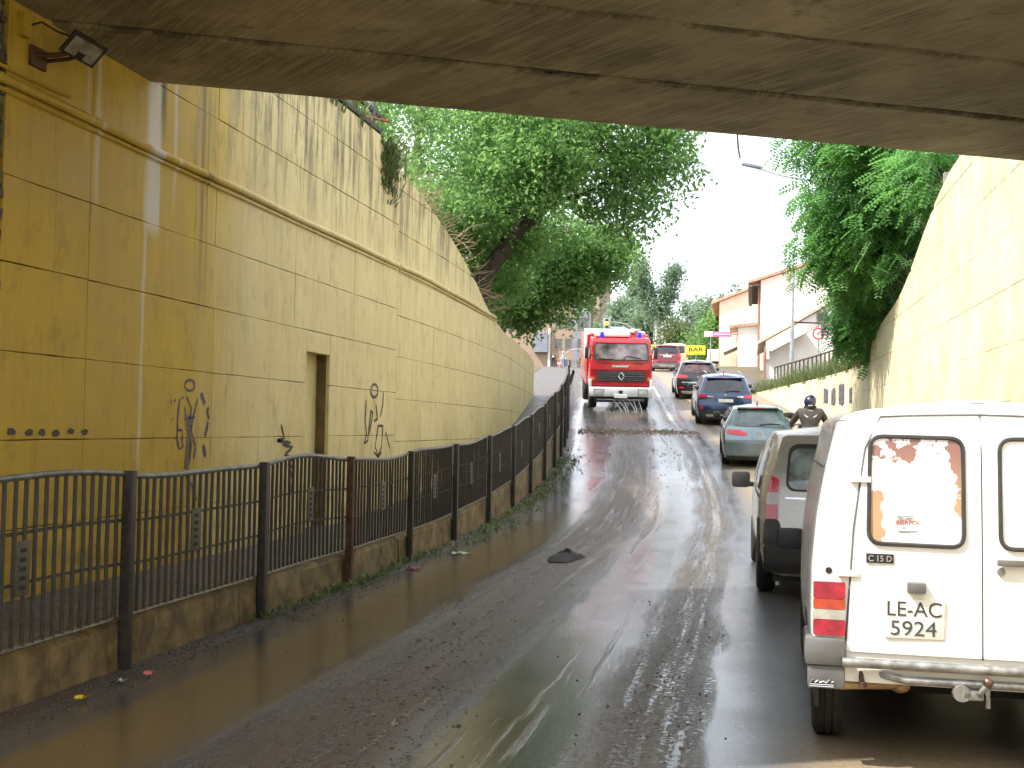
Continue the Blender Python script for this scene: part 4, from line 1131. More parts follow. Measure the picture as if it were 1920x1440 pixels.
for sg in (-1, 1):
    arch(v, B, 0.74, 0.36, 0.34, sg)
    part(v, 'side_window', M_glass, rrect(2.25, 3.0, 1.02, 1.42, 0.06), B.Sp(sg), 0.006, 0.02)
    b = MB(); b.cbox(sg*0.87-0.095, sg*0.87+0.095, 2.95, 3.0, 0.80, 0.955, 0.03); b.tube([(sg*0.8, 2.98, 0.87), (sg*0.72, 3.0, 0.87)], 0.015, 6); b.build('mirror', M_blackpl, v)
    part(v, 'side_moulding', M_greypl, rrect(0.03, 0.36, 0.50, 0.66, 0.01), B.Sp(sg), 0.006, 0.02)
    b = MB(); b.tube([B.Sp(sg)(0.25+0.12*k, 1.50, 0.004) for k in range(17)], 0.006, 5); b.build('side_seam', M_greypl, v)
    b = MB(); b.tube([B.Rp()(sg*xx, zz, 0.004) for xx, zz in ((0.645, 1.745), (0.70, 1.735), (0.715, 1.66))], 0.004, 5); b.build('roof_seam', M_greypl, v)

# ---- silver-beige compact van behind it
M_nemo = mat('silver_beige_paint', (0.50, 0.49, 0.45), 0.28, 0.25, var=0.04, coat=0.7, dirt=0.06, dirtcol=(0.22, 0.18, 0.13), obj_co=True)
v = place('compact_van', 0.95, 12.05, 1.2)
tag(v, 'silver-beige compact van with tall red tail lamp, second in the queue under the bridge', 'van', 'vehicles queueing uphill in the right lane')
B = Body(rear=[(0.25, 0.05), (0.36, 0.0), (0.62, 0.0), (0.9, 0.06), (1.2, 0.14), (1.5, 0.24), (1.72, 0.38)], front=[(0.25, 3.8), (0.6, 3.86), (0.9, 3.7), (1.72, 3.2)],
         roof=[(0, 1.70), (.02, 1.72), (.1, 1.735), (.45, 1.73), (.6, 1.65), (.68, 1.45), (.8, 1.06), (.9, 0.95), (1, 0.72)],
         sect=[(0.25, 0.78), (0.45, 0.84), (0.75, 0.858), (1.0, 0.85), (1.25, 0.80), (1.5, 0.725), (1.65, 0.675), (1.75, 0.64)],
         plan=[(0, 0.90), (.008, 0.94), (.02, 0.97), (.05, 1.0), (.8, 1.0), (.95, 0.92), (1, 0.78)], zb=0.24, rx=0.17, rz=0.10, bul=0.07, crown=0.05)
B.build('body', M_nemo, v); RP = B.Rp()
part(v, 'tailgate', M_nemo, rpoly([(-0.62, 0.52), (0.62, 0.52), (0.66, 0.85), (0.60, 1.62), (-0.60, 1.62), (-0.66, 0.85)], [0.10, 0.10, 0.1, 0.1, 0.1, 0.1]), RP, 0.008, 0.03, 16, 16)
wn = rpoly([(-0.60, 1.08), (0.60, 1.08), (0.555, 1.555), (-0.555, 1.555)], 0.11, 6)
part(v, 'rear_window', M_blackpl, wn, RP, 0.011, 0.02, 14, 14)
part(v, 'rear_glass', mat('pale_reflection_glass', (0.26, 0.33, 0.35), 0.08, var=0.55, vs=5, spec=0.8, obj_co=True), rpoly([(-0.575, 1.10), (0.575, 1.10), (0.53, 1.51), (-0.53, 1.51)], 0.10, 6), RP, 0.0135, 0.02, 14, 14)  # pale blue mottled colour imitates reflections in the glass
part(v, 'bumper', M_blackpl, rpoly([(-0.80, 0.27), (0.80, 0.27), (0.815, 0.55), (-0.815, 0.55)], 0.06), RP, 0.022, 0.06, 10, 18)
for sg in (-1, 1):
    ol = rpoly([(-0.815, 0.545), (-0.60, 0.545), (-0.66, 0.80), (-0.80, 0.80)], 0.03)
    part(v, 'bumper_corner', M_blackpl, ol if sg < 0 else mirror(ol), RP, 0.014, 0.05)
    tl = empty('tail_lamp', (0, 0, 0)); tl.parent = v
    for nm, m_, pts in (('red_lens', M_red, [(-0.775, 1.07), (-0.665, 1.07), (-0.655, 1.20), (-0.735, 1.23)]), ('clear_lens', M_clear, [(-0.785, 0.945), (-0.668, 0.945), (-0.665, 1.068), (-0.775, 1.068)]), ('red_lens', M_red, [(-0.79, 0.805), (-0.67, 0.805), (-0.668, 0.943), (-0.785, 0.943)])):
        ol = rpoly(pts, 0.015); part(tl, nm, m_, ol if sg < 0 else mirror(ol), RP, 0.018, 0.04, 8, 6)
    arch(v, B, 0.72, 0.36, 0.32, sg)
    part(v, 'side_window', M_glass, rpoly([(2.0, 1.06), (2.85, 1.06), (2.55, 1.48), (2.05, 1.50)], 0.06), B.Sp(sg), 0.006, 0.02)
    part(v, 'quarter_window', M_glass, rpoly([(0.42, 1.08), (0.98, 1.06), (0.98, 1.5), (0.50, 1.48)], 0.10), B.Sp(sg), 0.005, 0.02, label='smoked side glass')
    part(v, 'side_moulding', M_blackpl, rpoly([(0.20, 0.27), (0.36, 0.27), (0.36, 0.80), (0.16, 0.80)], 0.02), B.Sp(sg), 0.008, 0.02)
    part(v, 'door_rail', M_ink, rrect(0.3, 1.7, 0.995, 1.02, 0.005), B.Sp(sg), 0.004, 0.02, 3, 10)
    b = MB(); b.cbox(sg*1.0-0.11, sg*1.0+0.11, 2.62, 2.72, 0.96, 1.16, 0.045); b.tube([(sg*0.93, 2.68, 1.0), (sg*0.80, 2.7, 1.0)], 0.03, 6); b.build('mirror', M_blackpl, v)
part(v, 'plate_strip', M_chrome, rrect(-0.6, -0.33, 1.005, 1.022, 0.006), RP, 0.012, 0.01, 4, 8)
b = MB(); b.cbox(-0.30, 0.30, RP(0, .78, 0.035)[1], RP(0, .78, 0)[1], 0.755, 0.80, 0.01); b.build('tailgate_grip', M_blackpl, v)
part(v, 'number_plate', M_plate, rrect(-0.26, 0.26, 0.62, 0.73, 0.01), RP, 0.013, 0.01, 4, 8)
b = MB(); b.box(-0.03, 0.03, RP(0, 1.60, 0.02)[1], RP(0, 1.6, 0)[1], 1.588, 1.606); b.build('brake_lamp', M_ink, v)
b = MB(); b.tube([RP(0.3*math.cos(t)-0.05, 1.11+0.05*math.sin(t*2), 0.03) for t in np.linspace(2.6, 0.2, 7)], 0.012, 5); b.build('wiper', M_ink, v)
b = MB(); b.box(-0.7, 0.7, 0.2, 3.5, 0.16, 0.3); b.build('underbody', M_blackpl, v)
for x in (-0.76, 0.76): wheel(v, x, 0.72, 0.30, 0.19, M_greypl); wheel(v, x, 3.2, 0.30, 0.19, M_greypl)

def hatch(name, label, X, Y, head, W, H, L, paint, sp):
    """car seen from behind; sp holds what sets it apart"""
    v = place(name, X, Y, head)
    tag(v, label, 'car', 'vehicles queueing uphill in the right lane')
    hw = W/2
    B = Body(rear=[(0.2, 0.06), (0.32, 0.0), (0.62, 0.0), (sp['belt']-0.12, 0.07), (sp['belt'], 0.12), (H-0.12, sp['rake']), (H, sp['rake']+0.10)], front=[(0.2, L-0.08), (0.55, L), (0.8, L-0.12), (H, L-0.9)],
             roof=[(0, H-0.03), (.03, H-0.01), (.12, H), (.35, H-0.01), (.48, H-0.08), (.58, sp['belt']+0.2), (.68, sp['belt']+0.02), (.92, sp['belt']-0.14), (1, sp['belt']-0.32)],
             sect=[(0.2, hw*0.93), (0.4, hw*0.985), (0.7, hw), (sp['belt']-0.06, hw*0.985), (sp['belt']+0.05, hw*0.945), (H-0.1, hw*sp['top']), (H, hw*(sp['top']-0.05))],
             plan=[(0, 0.93), (.008, 0.955), (.025, 0.98), (.07, 1.0), (.75, 1.0), (.93, 0.92), (1, 0.76)], zb=0.2, rx=0.18, rz=0.085, bul=0.09, crown=0.045)
    B.build('body', paint, v); RP = B.Rp()
    zb_, zt_ = sp['win']; xb, xt = sp['winx']
    part(v, 'rear_window', sp.get('glass', M_glass), rpoly([(-xb, zb_), (xb, zb_), (xt, zt_), (-xt, zt_)], 0.07), RP, 0.008, 0.02, 12, 12)
    b = MB(); y_ = B.I(zt_+0.05, B.rear_)
    b.cbox(-xt*0.98, xt*0.98, y_-0.13, y_+0.12, zt_+0.045, zt_+0.09, 0.02); b.build('spoiler', paint, v)
    b = MB(); b.box(-0.12, 0.12, y_-0.131, y_-0.128, zt_+0.055, zt_+0.075); b.build('brake_lamp', M_red, v)
    for sg in (-1, 1):
        for nm, m_, pts in sp['lamps']:
            ol = rpoly(pts, 0.03); part(v, nm, m_, ol if sg < 0 else mirror(ol), RP, 0.014, 0.04, 8, 8)
        arch(v, B, 0.78, sp['r']*1.16, sp['r']*1.05, sg)
        part(v, 'side_window', M_glass, rpoly([(0.55, sp['belt']+0.06), (2.75, sp['belt']+0.04), (2.3, H-0.16), (0.85, H-0.16)], 0.08), B.Sp(sg), 0.006, 0.02, 8, 14)
        b = MB(); b.cbox(sg*(hw+0.10)-0.09, sg*(hw+0.10)+0.09, 2.62, 2.74, sp['belt']+0.02, sp['belt']+0.17, 0.04); b.tube([(sg*(hw+.03), 2.7, sp['belt']+.06), (sg*(hw-.08), 2.72, sp['belt']+.04)], 0.025, 6); b.build('mirror', sp.get('mirror', M_blackpl), v)
        if sp.get('rails'):
            b = MB(); b.tube([(sg*hw*(sp['top']-0.12), sp['rake']+0.25+0.25*k, H+0.035-0.003*k) for k in range(8)], 0.018, 6); b.build('roof_rail', sp['rails'], v)
        if sp.get('tips'):
            b = MB(); b.lathe([(0.035, -0.03), (0.04, -0.03), (0.042, 0.1)], 12, 'Y', (sg*hw*0.62, -0.02, 0.30)); b.build('exhaust_tip', M_chrome, v)
    pz = sp['plate']
    part(v, 'number_plate', M_plate, rrect(-0.26, 0.26, pz-0.055, pz+0.055, 0.01), RP, 0.014, 0.02, 4, 8)
    part(v, 'plate_band', mat('plate_blue', (0.05, 0.13, 0.5), 0.4), rrect(-0.262, -0.222, pz-0.053, pz+0.053, 0.006), RP, 0.0165, 0.02, 3, 3)
    for nm, m_, ol, o_ in sp['extra']:
        part(v, nm, m_, ol, RP, o_, 0.05, 8, 16)
    b = MB(); b.lathe([(0, -0.015), (0.045, -0.012), (0.05, 0.005)], 16, 'Y', (0, RP(0, sp['logo'], 0.004)[1], sp['logo'])); b.build('emblem', M_chrome, v)
    b = MB(); b.tube([RP(0.02, zb_+0.03, 0.025), RP(0.25, zb_+0.06, 0.03), RP(0.5, zb_+0.05, 0.03)], 0.012, 5); b.build('wiper', M_ink, v)
    b = MB(); b.tube([(0, sp['rake']+0.4, H-0.01), (0, sp['rake']+0.34, H+0.05), (0, sp['rake']+0.28, H+0.10)], [0.02, 0.012, 0.006], 6); b.build('aerial', M_ink, v)
    b = MB(); b.box(-hw*0.85, hw*0.85, 0.25, L-0.4, 0.15, 0.26); b.build('underbody', M_blackpl, v)
    for x in (-hw+0.10, hw-0.10): wheel(v, x, 0.78, sp['r'], 0.20); wheel(v, x, L-0.85, sp['r'], 0.20)
    return v

M_ibiza = mat('grey_green_metallic', (0.185, 0.245, 0.275), 0.25, 0.55, var=0.06, coat=0.9, obj_co=True)
hatch('hatchback', 'grey-green metallic hatchback with almond tail lamps in front of the compact van', 0.20, 28.7, 2.5, 1.70, 1.45, 3.95, M_ibiza,
      dict(belt=0.96, rake=0.62, top=0.70, win=(0.99, 1.33), winx=(0.60, 0.50), r=0.30, plate=0.42, logo=0.83, glass=M_glassl, rails=None, tips=False, mirror=M_blackpl,
           lamps=[('tail_lamp', M_red, [(-0.76, 0.80), (-0.30, 0.77), (-0.26, 0.83), (-0.45, 0.91), (-0.75, 0.91)]), ('reflector', M_red, [(-0.60, 0.235), (-0.45, 0.235), (-0.45, 0.265), (-0.60, 0.265)])],
           extra=[('bumper', M_ibiza, rpoly([(-0.80, 0.28), (0.80, 0.28), (0.80, 0.60), (-0.80, 0.60)], 0.08), 0.03), ('lower_valance', M_blackpl, rpoly([(-0.74, 0.20), (0.74, 0.20), (0.76, 0.275), (-0.76, 0.275)], 0.03), 0.02)]))
M_kuga = mat('dark_blue_metallic', (0.018, 0.045, 0.125), 0.22, 0.4, var=0.05, coat=1.0, obj_co=True)
M_skid = mat('silver_trim', (0.46, 0.45, 0.42), 0.35, 0.5, var=0.1)
hatch('blue_suv', 'dark blue crossover with silver skid plate and slim tail lamps, fourth in the queue', -0.83, 39.9, 5.5, 1.87, 1.68, 4.6, M_kuga,
      dict(belt=1.06, rake=0.55, top=0.74, win=(1.10, 1.50), winx=(0.74, 0.60), r=0.355, plate=0.84, logo=1.02, rails=M_chrome, tips=True,
           lamps=[('tail_lamp', M_red, [(-0.88, 0.93), (-0.62, 0.93), (-0.60, 1.00), (-0.88, 1.05)]), ('clear_lens', M_clear, [(-0.60, 0.935), (-0.36, 0.955), (-0.38, 0.985), (-0.60, 1.0)]), ('fog_lamp', M_red, [(-0.86, 0.54), (-0.74, 0.54), (-0.74, 0.65), (-0.86, 0.63)])],
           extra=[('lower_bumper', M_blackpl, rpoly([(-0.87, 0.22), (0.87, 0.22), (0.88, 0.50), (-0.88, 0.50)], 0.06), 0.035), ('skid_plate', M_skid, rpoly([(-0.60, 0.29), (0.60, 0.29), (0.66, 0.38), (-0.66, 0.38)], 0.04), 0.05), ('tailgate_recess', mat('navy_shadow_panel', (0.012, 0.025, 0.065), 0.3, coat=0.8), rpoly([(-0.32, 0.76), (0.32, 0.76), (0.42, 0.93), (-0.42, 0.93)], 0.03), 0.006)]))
M_kia = mat('black_metallic', (0.010, 0.011, 0.014), 0.18, 0.3, var=0.05, coat=1.0, obj_co=True)
hatch('black_suv', 'black crossover with lit red tail lamps and chrome strips behind the dark blue one', -2.22, 50.9, 6.5, 1.85, 1.64, 4.5, M_kia,
      dict(belt=1.05, rake=0.60, top=0.72, win=(1.10, 1.47), winx=(0.72, 0.58), r=0.345, plate=0.55, logo=0.96, rails=M_chrome, tips=True, glass=mat('pink_reflection_glass', (0.055, 0.032, 0.036), 0.08, var=0.8, vs=2.5, obj_co=True),  # pink reflection is mixed into the glass colour
           lamps=[('tail_lamp', M_redl, [(-0.88, 0.93), (-0.45, 0.95), (-0.45, 1.0), (-0.86, 1.05)]), ('reflector', M_red, [(-0.80, 0.47), (-0.60, 0.47), (-0.60, 0.54), (-0.80, 0.54)])],
           extra=[('chrome_strip', M_chrome, rpoly([(-0.70, 0.70), (0.70, 0.70), (0.70, 0.755), (-0.70, 0.755)], 0.02), 0.02), ('skid_plate', M_skid, rpoly([(-0.66, 0.24), (0.66, 0.24), (0.72, 0.35), (-0.72, 0.35)], 0.04), 0.05)]))
M_redc = mat('dark_red_metallic', (0.17, 0.012, 0.020), 0.22, 0.35, var=0.05, coat=1.0, obj_co=True)
hatch('red_suv', 'dark red off-roader with grey bumper and silver roof, farthest up the hill', -5.25, 75.4, 9.0, 1.85, 1.74, 4.6, M_redc,
      dict(belt=1.10, rake=0.42, top=0.78, win=(1.16, 1.56), winx=(0.70, 0.58), r=0.36, plate=0.98, logo=1.11, rails=M_chrome, tips=False,
           lamps=[('tail_lamp', M_red, [(-0.88, 0.92), (-0.70, 0.92), (-0.68, 1.16), (-0.84, 1.16)]), ('fog_lamp', M_redl, [(-0.86, 0.60), (-0.66, 0.60), (-0.66, 0.72), (-0.86, 0.72)])],
           extra=[('lower_bumper', mat('grey_cladding', (0.16, 0.16, 0.165), 0.5), rpoly([(-0.86, 0.24), (0.86, 0.24), (0.88, 0.56), (-0.88, 0.56)], 0.06), 0.035), ('skid_plate', M_skid, rpoly([(-0.45, 0.30), (0.45, 0.30), (0.55, 0.44), (-0.55, 0.44)], 0.06), 0.05), ('chrome_strip', M_chrome, rpoly([(-0.5, 1.05), (0.5, 1.05), (0.5, 1.075), (-0.5, 1.075)], 0.01), 0.02)]))

# ---- red fire truck coming down the hill (front looks to -y)
hd = 11.0
tr = empty('fire_truck', (-4.88, 44.8, zr(44.8)+0.02), (math.atan(slope(47)), 0, R(hd)))
tag(tr, 'red fire truck with white bumper and blue beacons coming down the wet left lane', 'fire truck')
M_fire = mat('fire_red_paint', (0.50, 0.008, 0.018), 0.25, var=0.05, coat=0.8, obj_co=True)
M_tw = mat('truck_white', (0.74, 0.74, 0.72), 0.35, var=0.06, coat=0.3, dirt=0.15)
b = MB()
prof = [(0.10, 0.92), (0.02, 1.0), (0.0, 1.55), (0.03, 1.90), (0.20, 2.62), (0.32, 2.76), (1.75, 2.80), (1.75, 0.92)]
n = len(prof); vs = []
for x in (-1.19, -1.13, 1.13, 1.19):
    k = 1.0 if abs(x) < 1.15 else 0.0
    vs += [(x*(1 if z < 2.0 else 1-(z-2.0)*0.075), y+(0.0 if k else 0.05 if y < 1 else 0), z-(0 if k else 0.03 if z > 2.5 else 0)) for y, z in prof]
b.add(vs, [(j*n+q, j*n+(q+1) % n, (j+1)*n+(q+1) % n, (j+1)*n+q) for j in range(3) for q in range(n)] + [tuple(range(n)), tuple(range(3*n, 4*n))[::-1]])
b.build('cab', M_fire, tr)
fy = lambda z: float(np.interp(z, [p[1] for p in prof[1:5]], [p[0] for p in prof[1:5]]))
FP = lambda x, z, off: (x, fy(z)-off, z)
M_screen = mat('windscreen_glass', (0.16, 0.125, 0.125), 0.05, var=0.9, vs=1.6, spec=0.9, obj_co=True)
part(tr, 'windscreen', M_screen, rpoly([(-1.03, 1.95), (1.03, 1.95), (0.98, 2.56), (-0.98, 2.56)], 0.06), FP, 0.012, 0.03)
seal(tr, 'windscreen_seal', M_ink, rpoly([(-1.04, 1.94), (1.04, 1.94), (0.99, 2.57), (-0.99, 2.57)], 0.06), FP, 0.012, 0.018)
b = MB(); b.tube([FP(-0.85, 1.99, .03), FP(-0.3, 1.96, .03), FP(-0.2, 1.93, .03)], 0.014, 5); b.build('wiper', M_ink, tr)
b = MB(); b.tube([FP(0.75, 2.0, .03), FP(0.2, 2.1, .03), FP(0.05, 1.93, .03)], 0.014, 5); b.build('wiper', M_ink, tr)
part(tr, 'grille', M_blackpl, rpoly([(-0.90, 1.10), (0.90, 1.10), (0.92, 1.52), (-0.92, 1.52)], 0.03), FP, 0.02, 0.04)
for z in (1.18, 1.25, 1.40, 1.46):
    b = MB(); b.box(-0.88, 0.88, fy(z)-0.045, fy(z)-0.018, z-0.012, z+0.012); b.build('grille_slat', M_greypl, tr)
b = MB(); b.box(-0.88, 0.88, fy(1.32)-0.05, fy(1.32)-0.018, 1.315, 1.33); b.build('grille_strip', M_chrome, tr)
b = MB()
for (x0, z0, x1, z1) in ((0, .15, .11, 0), (.11, 0, 0, -.15), (0, -.15, -.11, 0), (-.11, 0, 0, .15)):
    b.tube([(x0, -0.06, 1.32+z0), (x1, -0.06, 1.32+z1)], 0.028, 6)
b.build('diamond_emblem', M_chrome, tr)
b = MB(); b.add([FP(-0.34, 1.66, .015), FP(0.26, 1.66, .015), FP(0.32, 1.74, .015), FP(-0.32, 1.74, .015)], [(0, 1, 2, 3)]); b.build('name_badge', mat('badge_silver', (0.5, 0.48, 0.46), 0.35, 0.3, var=0.4, vs=16), tr)
b = MB(); b.box(-0.85, -0.45, fy(1.82)-0.012, fy(1.82), 1.81, 1.83); b.box(0.45, 0.85, fy(1.82)-0.012, fy(1.82), 1.81, 1.83); b.build('fascia_slot', M_ink, tr)
b = MB(); b.box(-1.16, 1.16, -0.012, 0.05, 1.565, 1.585); b.build('crease', mat('fire_red_dark', (0.30, 0.006, 0.012), 0.4), tr)
b = MB(); b.cbox(-1.20, 1.20, -0.12, 0.25, 0.54, 0.90, 0.05); bp = b.build('bumper', M_tw, tr)
for sg in (-1, 1):
    b = MB(); b.cbox(sg*1.16-0.05, sg*1.16+0.05, -0.06, 0.35, 0.86, 1.20, 0.03); b.build('bumper_end', M_tw, tr)
    b = MB(); b.cbox(sg*0.84-0.18, sg*0.84+0.18, -0.14, -0.05, 0.60, 0.83, 0.03); hl = b.build('headlight', M_clear, tr)
    b = MB(); b.tube([(sg*0.84-0.18, -0.135, 0.60), (sg*0.84+0.18, -0.135, 0.60), (sg*0.84+0.18, -0.135, 0.83), (sg*0.84-0.18, -0.135, 0.83), (sg*0.84-0.18, -0.135, 0.60)], 0.012, 5); b.build('headlight_rim', M_greypl, hl)
    b = MB(); b.box(sg*1.08-0.07, sg*1.08+0.07, -0.02, 0.04, 1.16, 1.28); b.build('side_lamp', mat('warm_lamp', (0.55, 0.25, 0.08), 0.3), tr)
    b = MB(); b.cbox(sg*1.32-0.07, sg*1.32+0.07, 0.05, 0.13, 1.98, 2.42, 0.03); b.tube([(sg*1.30, 0.1, 2.4), (sg*1.1, 0.15, 2.5)], 0.02, 5); b.tube([(sg*1.30, 0.1, 2.0), (sg*1.1, 0.1, 1.95)], 0.02, 5); b.build('mirror', M_blackpl, tr)
    b = MB(); b.lathe([(0.07, 0.0), (0.085, 0.02), (0.08, 0.16), (0.05, 0.22), (0, 0.23)], 14, 'Z', (sg*0.72, 0.42, 2.78)); b.build('beacon', emit('beacon_blue', (0.02, 0.03, 0.75), 0.35), tr)
    part(tr, 'door_window', M_glass, rpoly([(0.30, 1.95), (1.35, 1.95), (1.35, 2.5), (0.48, 2.5)], 0.05), lambda y, z, off, sg=sg: (sg*(1.19*(1 if z < 2 else 1-(z-2)*.075)+off), y, z), 0.008, 0.03)
    part(tr, 'indicator', M_orange, rrect(-1.16, -1.06, 2.14, 2.22, 0.02) if sg < 0 else mirror(rrect(-1.16, -1.06, 2.14, 2.22, 0.02)), FP, 0.02, 0.04, 4, 4)
    wheel(tr, sg*1.0, 1.15, 0.48, 0.30, M_greypl); wheel(tr, sg*0.98, 4.9, 0.48, 0.42, M_greypl)
b = MB(); b.cbox(-1.22, 1.22, 1.85, 6.6, 0.85, 2.86, 0.05); b.build('equipment_body', M_fire, tr)
b = MB(); b.cbox(-1.10, 1.10, 1.9, 6.5, 2.86, 2.98, 0.03); b.build('roof_tray', M_tw, tr)
b = MB()
for x in (-0.25, 0.25): b.tube([(x+0.3, 0.9, 2.98), (x+0.3, 6.4, 3.06)], 0.03, 6)
for k in range(14): b.tube([(0.05, 1.0+0.4*k, 2.99+.005*k), (0.55, 1.0+0.4*k, 2.99+.005*k)], 0.016, 5)
b.build('ladder', M_chrome, tr)
b = MB(); b.cbox(-0.95, 0.4, 0.75, 1.6, 2.80, 2.93, 0.03); b.build('roof_box', M_tw, tr)
b = MB(); b.sphere((0.55, 1.2, 3.0), (0.22, 0.2, 0.12)); b.tube([(0.55, 1.2, 3.05), (0.75, 0.7, 3.08)], 0.045, 8); b.build('water_cannon', mat('cannon_grey', (0.5, 0.47, 0.40), 0.5, var=0.3, vs=9), tr)
b = MB(); b.box(-1.0, 1.0, 0.1, 6.4, 0.5, 0.9); b.box(-0.95, 0.95, 0.2, 0.5, 0.30, 0.56); b.build('chassis', M_blackpl, tr)
b = MB(); b.box(-0.25, 0.25, -0.15, -0.118, 0.50, 0.62); b.build('number_plate', M_plate, tr)
b = MB(); b.box(-0.08, 0.08, -0.13, -0.118, 0.66, 0.78); b.build('tow_eye', M_ink, tr)
b = MB(); b.tube([(-0.9, -0.02, 0.42), (0.9, -0.02, 0.42)], 0.03, 8); b.build('spray_bar', M_galv, tr)
# water jets of the spray bar
t = NT('spray_water')
t.bsdf(Base_Color=(0.75, 0.78, 0.80), Roughness=0.15, Alpha=0.13, Specular_IOR_Level=0.6)
b = MB()
for k in range(6):
    x0 = -0.35+0.2*k; dx = rng.uniform(0.0, 0.4)
    P = [(x0+dx*s_, -0.03-0.55*s_, 0.42-0.43*s_*s_+0.02*math.sin(9*s_)) for s_ in [q/6 for q in range(7)]]
    b.tube(P, [0.006, 0.008, 0.010, 0.013, 0.016, 0.020, 0.026], 5, False)
for k in range(60):
    x = rng.uniform(-0.8, 1.2); y = rng.uniform(-0.75, -0.45); b.sphere((x, y, rng.uniform(0.0, 0.09)), rng.uniform(0.008, 0.022), 5, 4)
tag(b.build('water_jets', t.m, tr, recalc=False), 'jets of water squirting onto the road below the bumper', kind='stuff')
# ------------------------------------------------------------------ trees
def leaf_cloud(name, pts, size, m, parent, aspect=0.55, up=0.35, fold=0.12):
    """one small diamond-shaped leaf per point"""
    N = len(pts)
    nrm = NR.normal(size=(N, 3)); nrm[:, 2] += up*2; nrm /= np.linalg.norm(nrm, axis=1)[:, None]
    d = NR.normal(size=(N, 3)); d[:, 2] -= 0.7
    d -= nrm*np.sum(d*nrm, 1)[:, None]; d /= np.linalg.norm(d, axis=1)[:, None]+1e-9
    s = np.cross(nrm, d); L = (size*(0.6+0.8*NR.random(N)))[:, None]
    v0 = pts-d*L*0.5; v2 = pts+d*L*0.5; v1 = pts+s*L*aspect*0.5+nrm*L*fold; v3 = pts-s*L*aspect*0.5+nrm*L*fold
    V = np.stack([v0, v1, v2, v3], 1).reshape(-1, 3)
    me = bpy.data.meshes.new(name)
    me.vertices.add(4*N); me.vertices.foreach_set('co', V.ravel())
    me.loops.add(4*N); me.loops.foreach_set('vertex_index', np.arange(4*N, dtype=np.int32))
    me.polygons.add(N); me.polygons.foreach_set('loop_start', np.arange(0, 4*N, 4, dtype=np.int32))
    me.update(calc_edges=True)
    return mesh_obj(name, me, m, parent)
def blob_points(blobs, per, spread):
    """clusters spread through lumpy ellipsoids"""
    out = []; cen = []
    for (c, r, n) in blobs:
        d = NR.normal(size=(n, 3)); d /= np.linalg.norm(d, axis=1)[:, None]
        ph = NR.random(6)*6.28
        lump = 1+0.20*np.sin(3.1*d[:, 0]*2+ph[0])*np.sin(2.7*d[:, 1]*2+ph[1])+0.18*np.sin(4*d[:, 2]+5*d[:, 0]+ph[2])
        rad = NR.random(n)**0.42*lump
        p = np.array(c)+d*rad[:, None]*np.array(r)
        cen.append(p)
        out.append((p[:, None, :]+NR.normal(size=(n, per, 3))*spread*np.array([1, 1, 0.7])).reshape(-1, 3))
    return np.concatenate(out), np.concatenate(cen)
def limb(b, p0, p1, r0, r1, wob=0.12, n=6):
    p0, p1 = Vector(p0), Vector(p1); P = []; L = (p1-p0).length
    for k in range(n+1):
        t = k/n; q = p0.lerp(p1, t)
        if 0 < k < n: q += Vector((rng.gauss(0, wob), rng.gauss(0, wob), rng.gauss(0, wob*0.6)))*L*0.12
        q.z += math.sin(t*math.pi)*L*0.05
        P.append(q)
    b.tube(P, [r0+(r1-r0)*k/n for k in range(n+1)], 8)
    return P
def tree(name, label, base, trunk, blobs, leaf, m, per=14, spread=0.2, nbr=14, r0=0.2, group=None, bark=None, aspect=0.55):
    o = empty(name, base); tag(o, label, 'tree', group)
    bs = Vector(base); loc = lambda p: tuple(Vector(p)-bs)
    b = MB(); tp = [loc(p) for p in trunk]
    tp[0] = (tp[0][0], tp[0][1], -0.3)
    n = len(tp); b.tube(tp, [r0*(1.25 if i == 0 else 1-0.6*i/(n-1)) for i in range(n)], 10)
    pts, cen = blob_points(blobs, per, spread)
    pick = NR.choice(len(cen), min(nbr, len(cen)), replace=False)
    br_ = MB()
    for k in pick:
        s_ = tp[rng.randrange(max(1, n//2), n)]
        limb(br_, s_, loc(cen[k]), r0*0.28, 0.012, 0.5)
    b.build('trunk', bark or M_bark, o); br_.build('branches', bark or M_bark, o)
    leaf_cloud('crown', pts-np.array(base), leaf, m, o, aspect)
    return o
grpL = 'trees above the left wall'
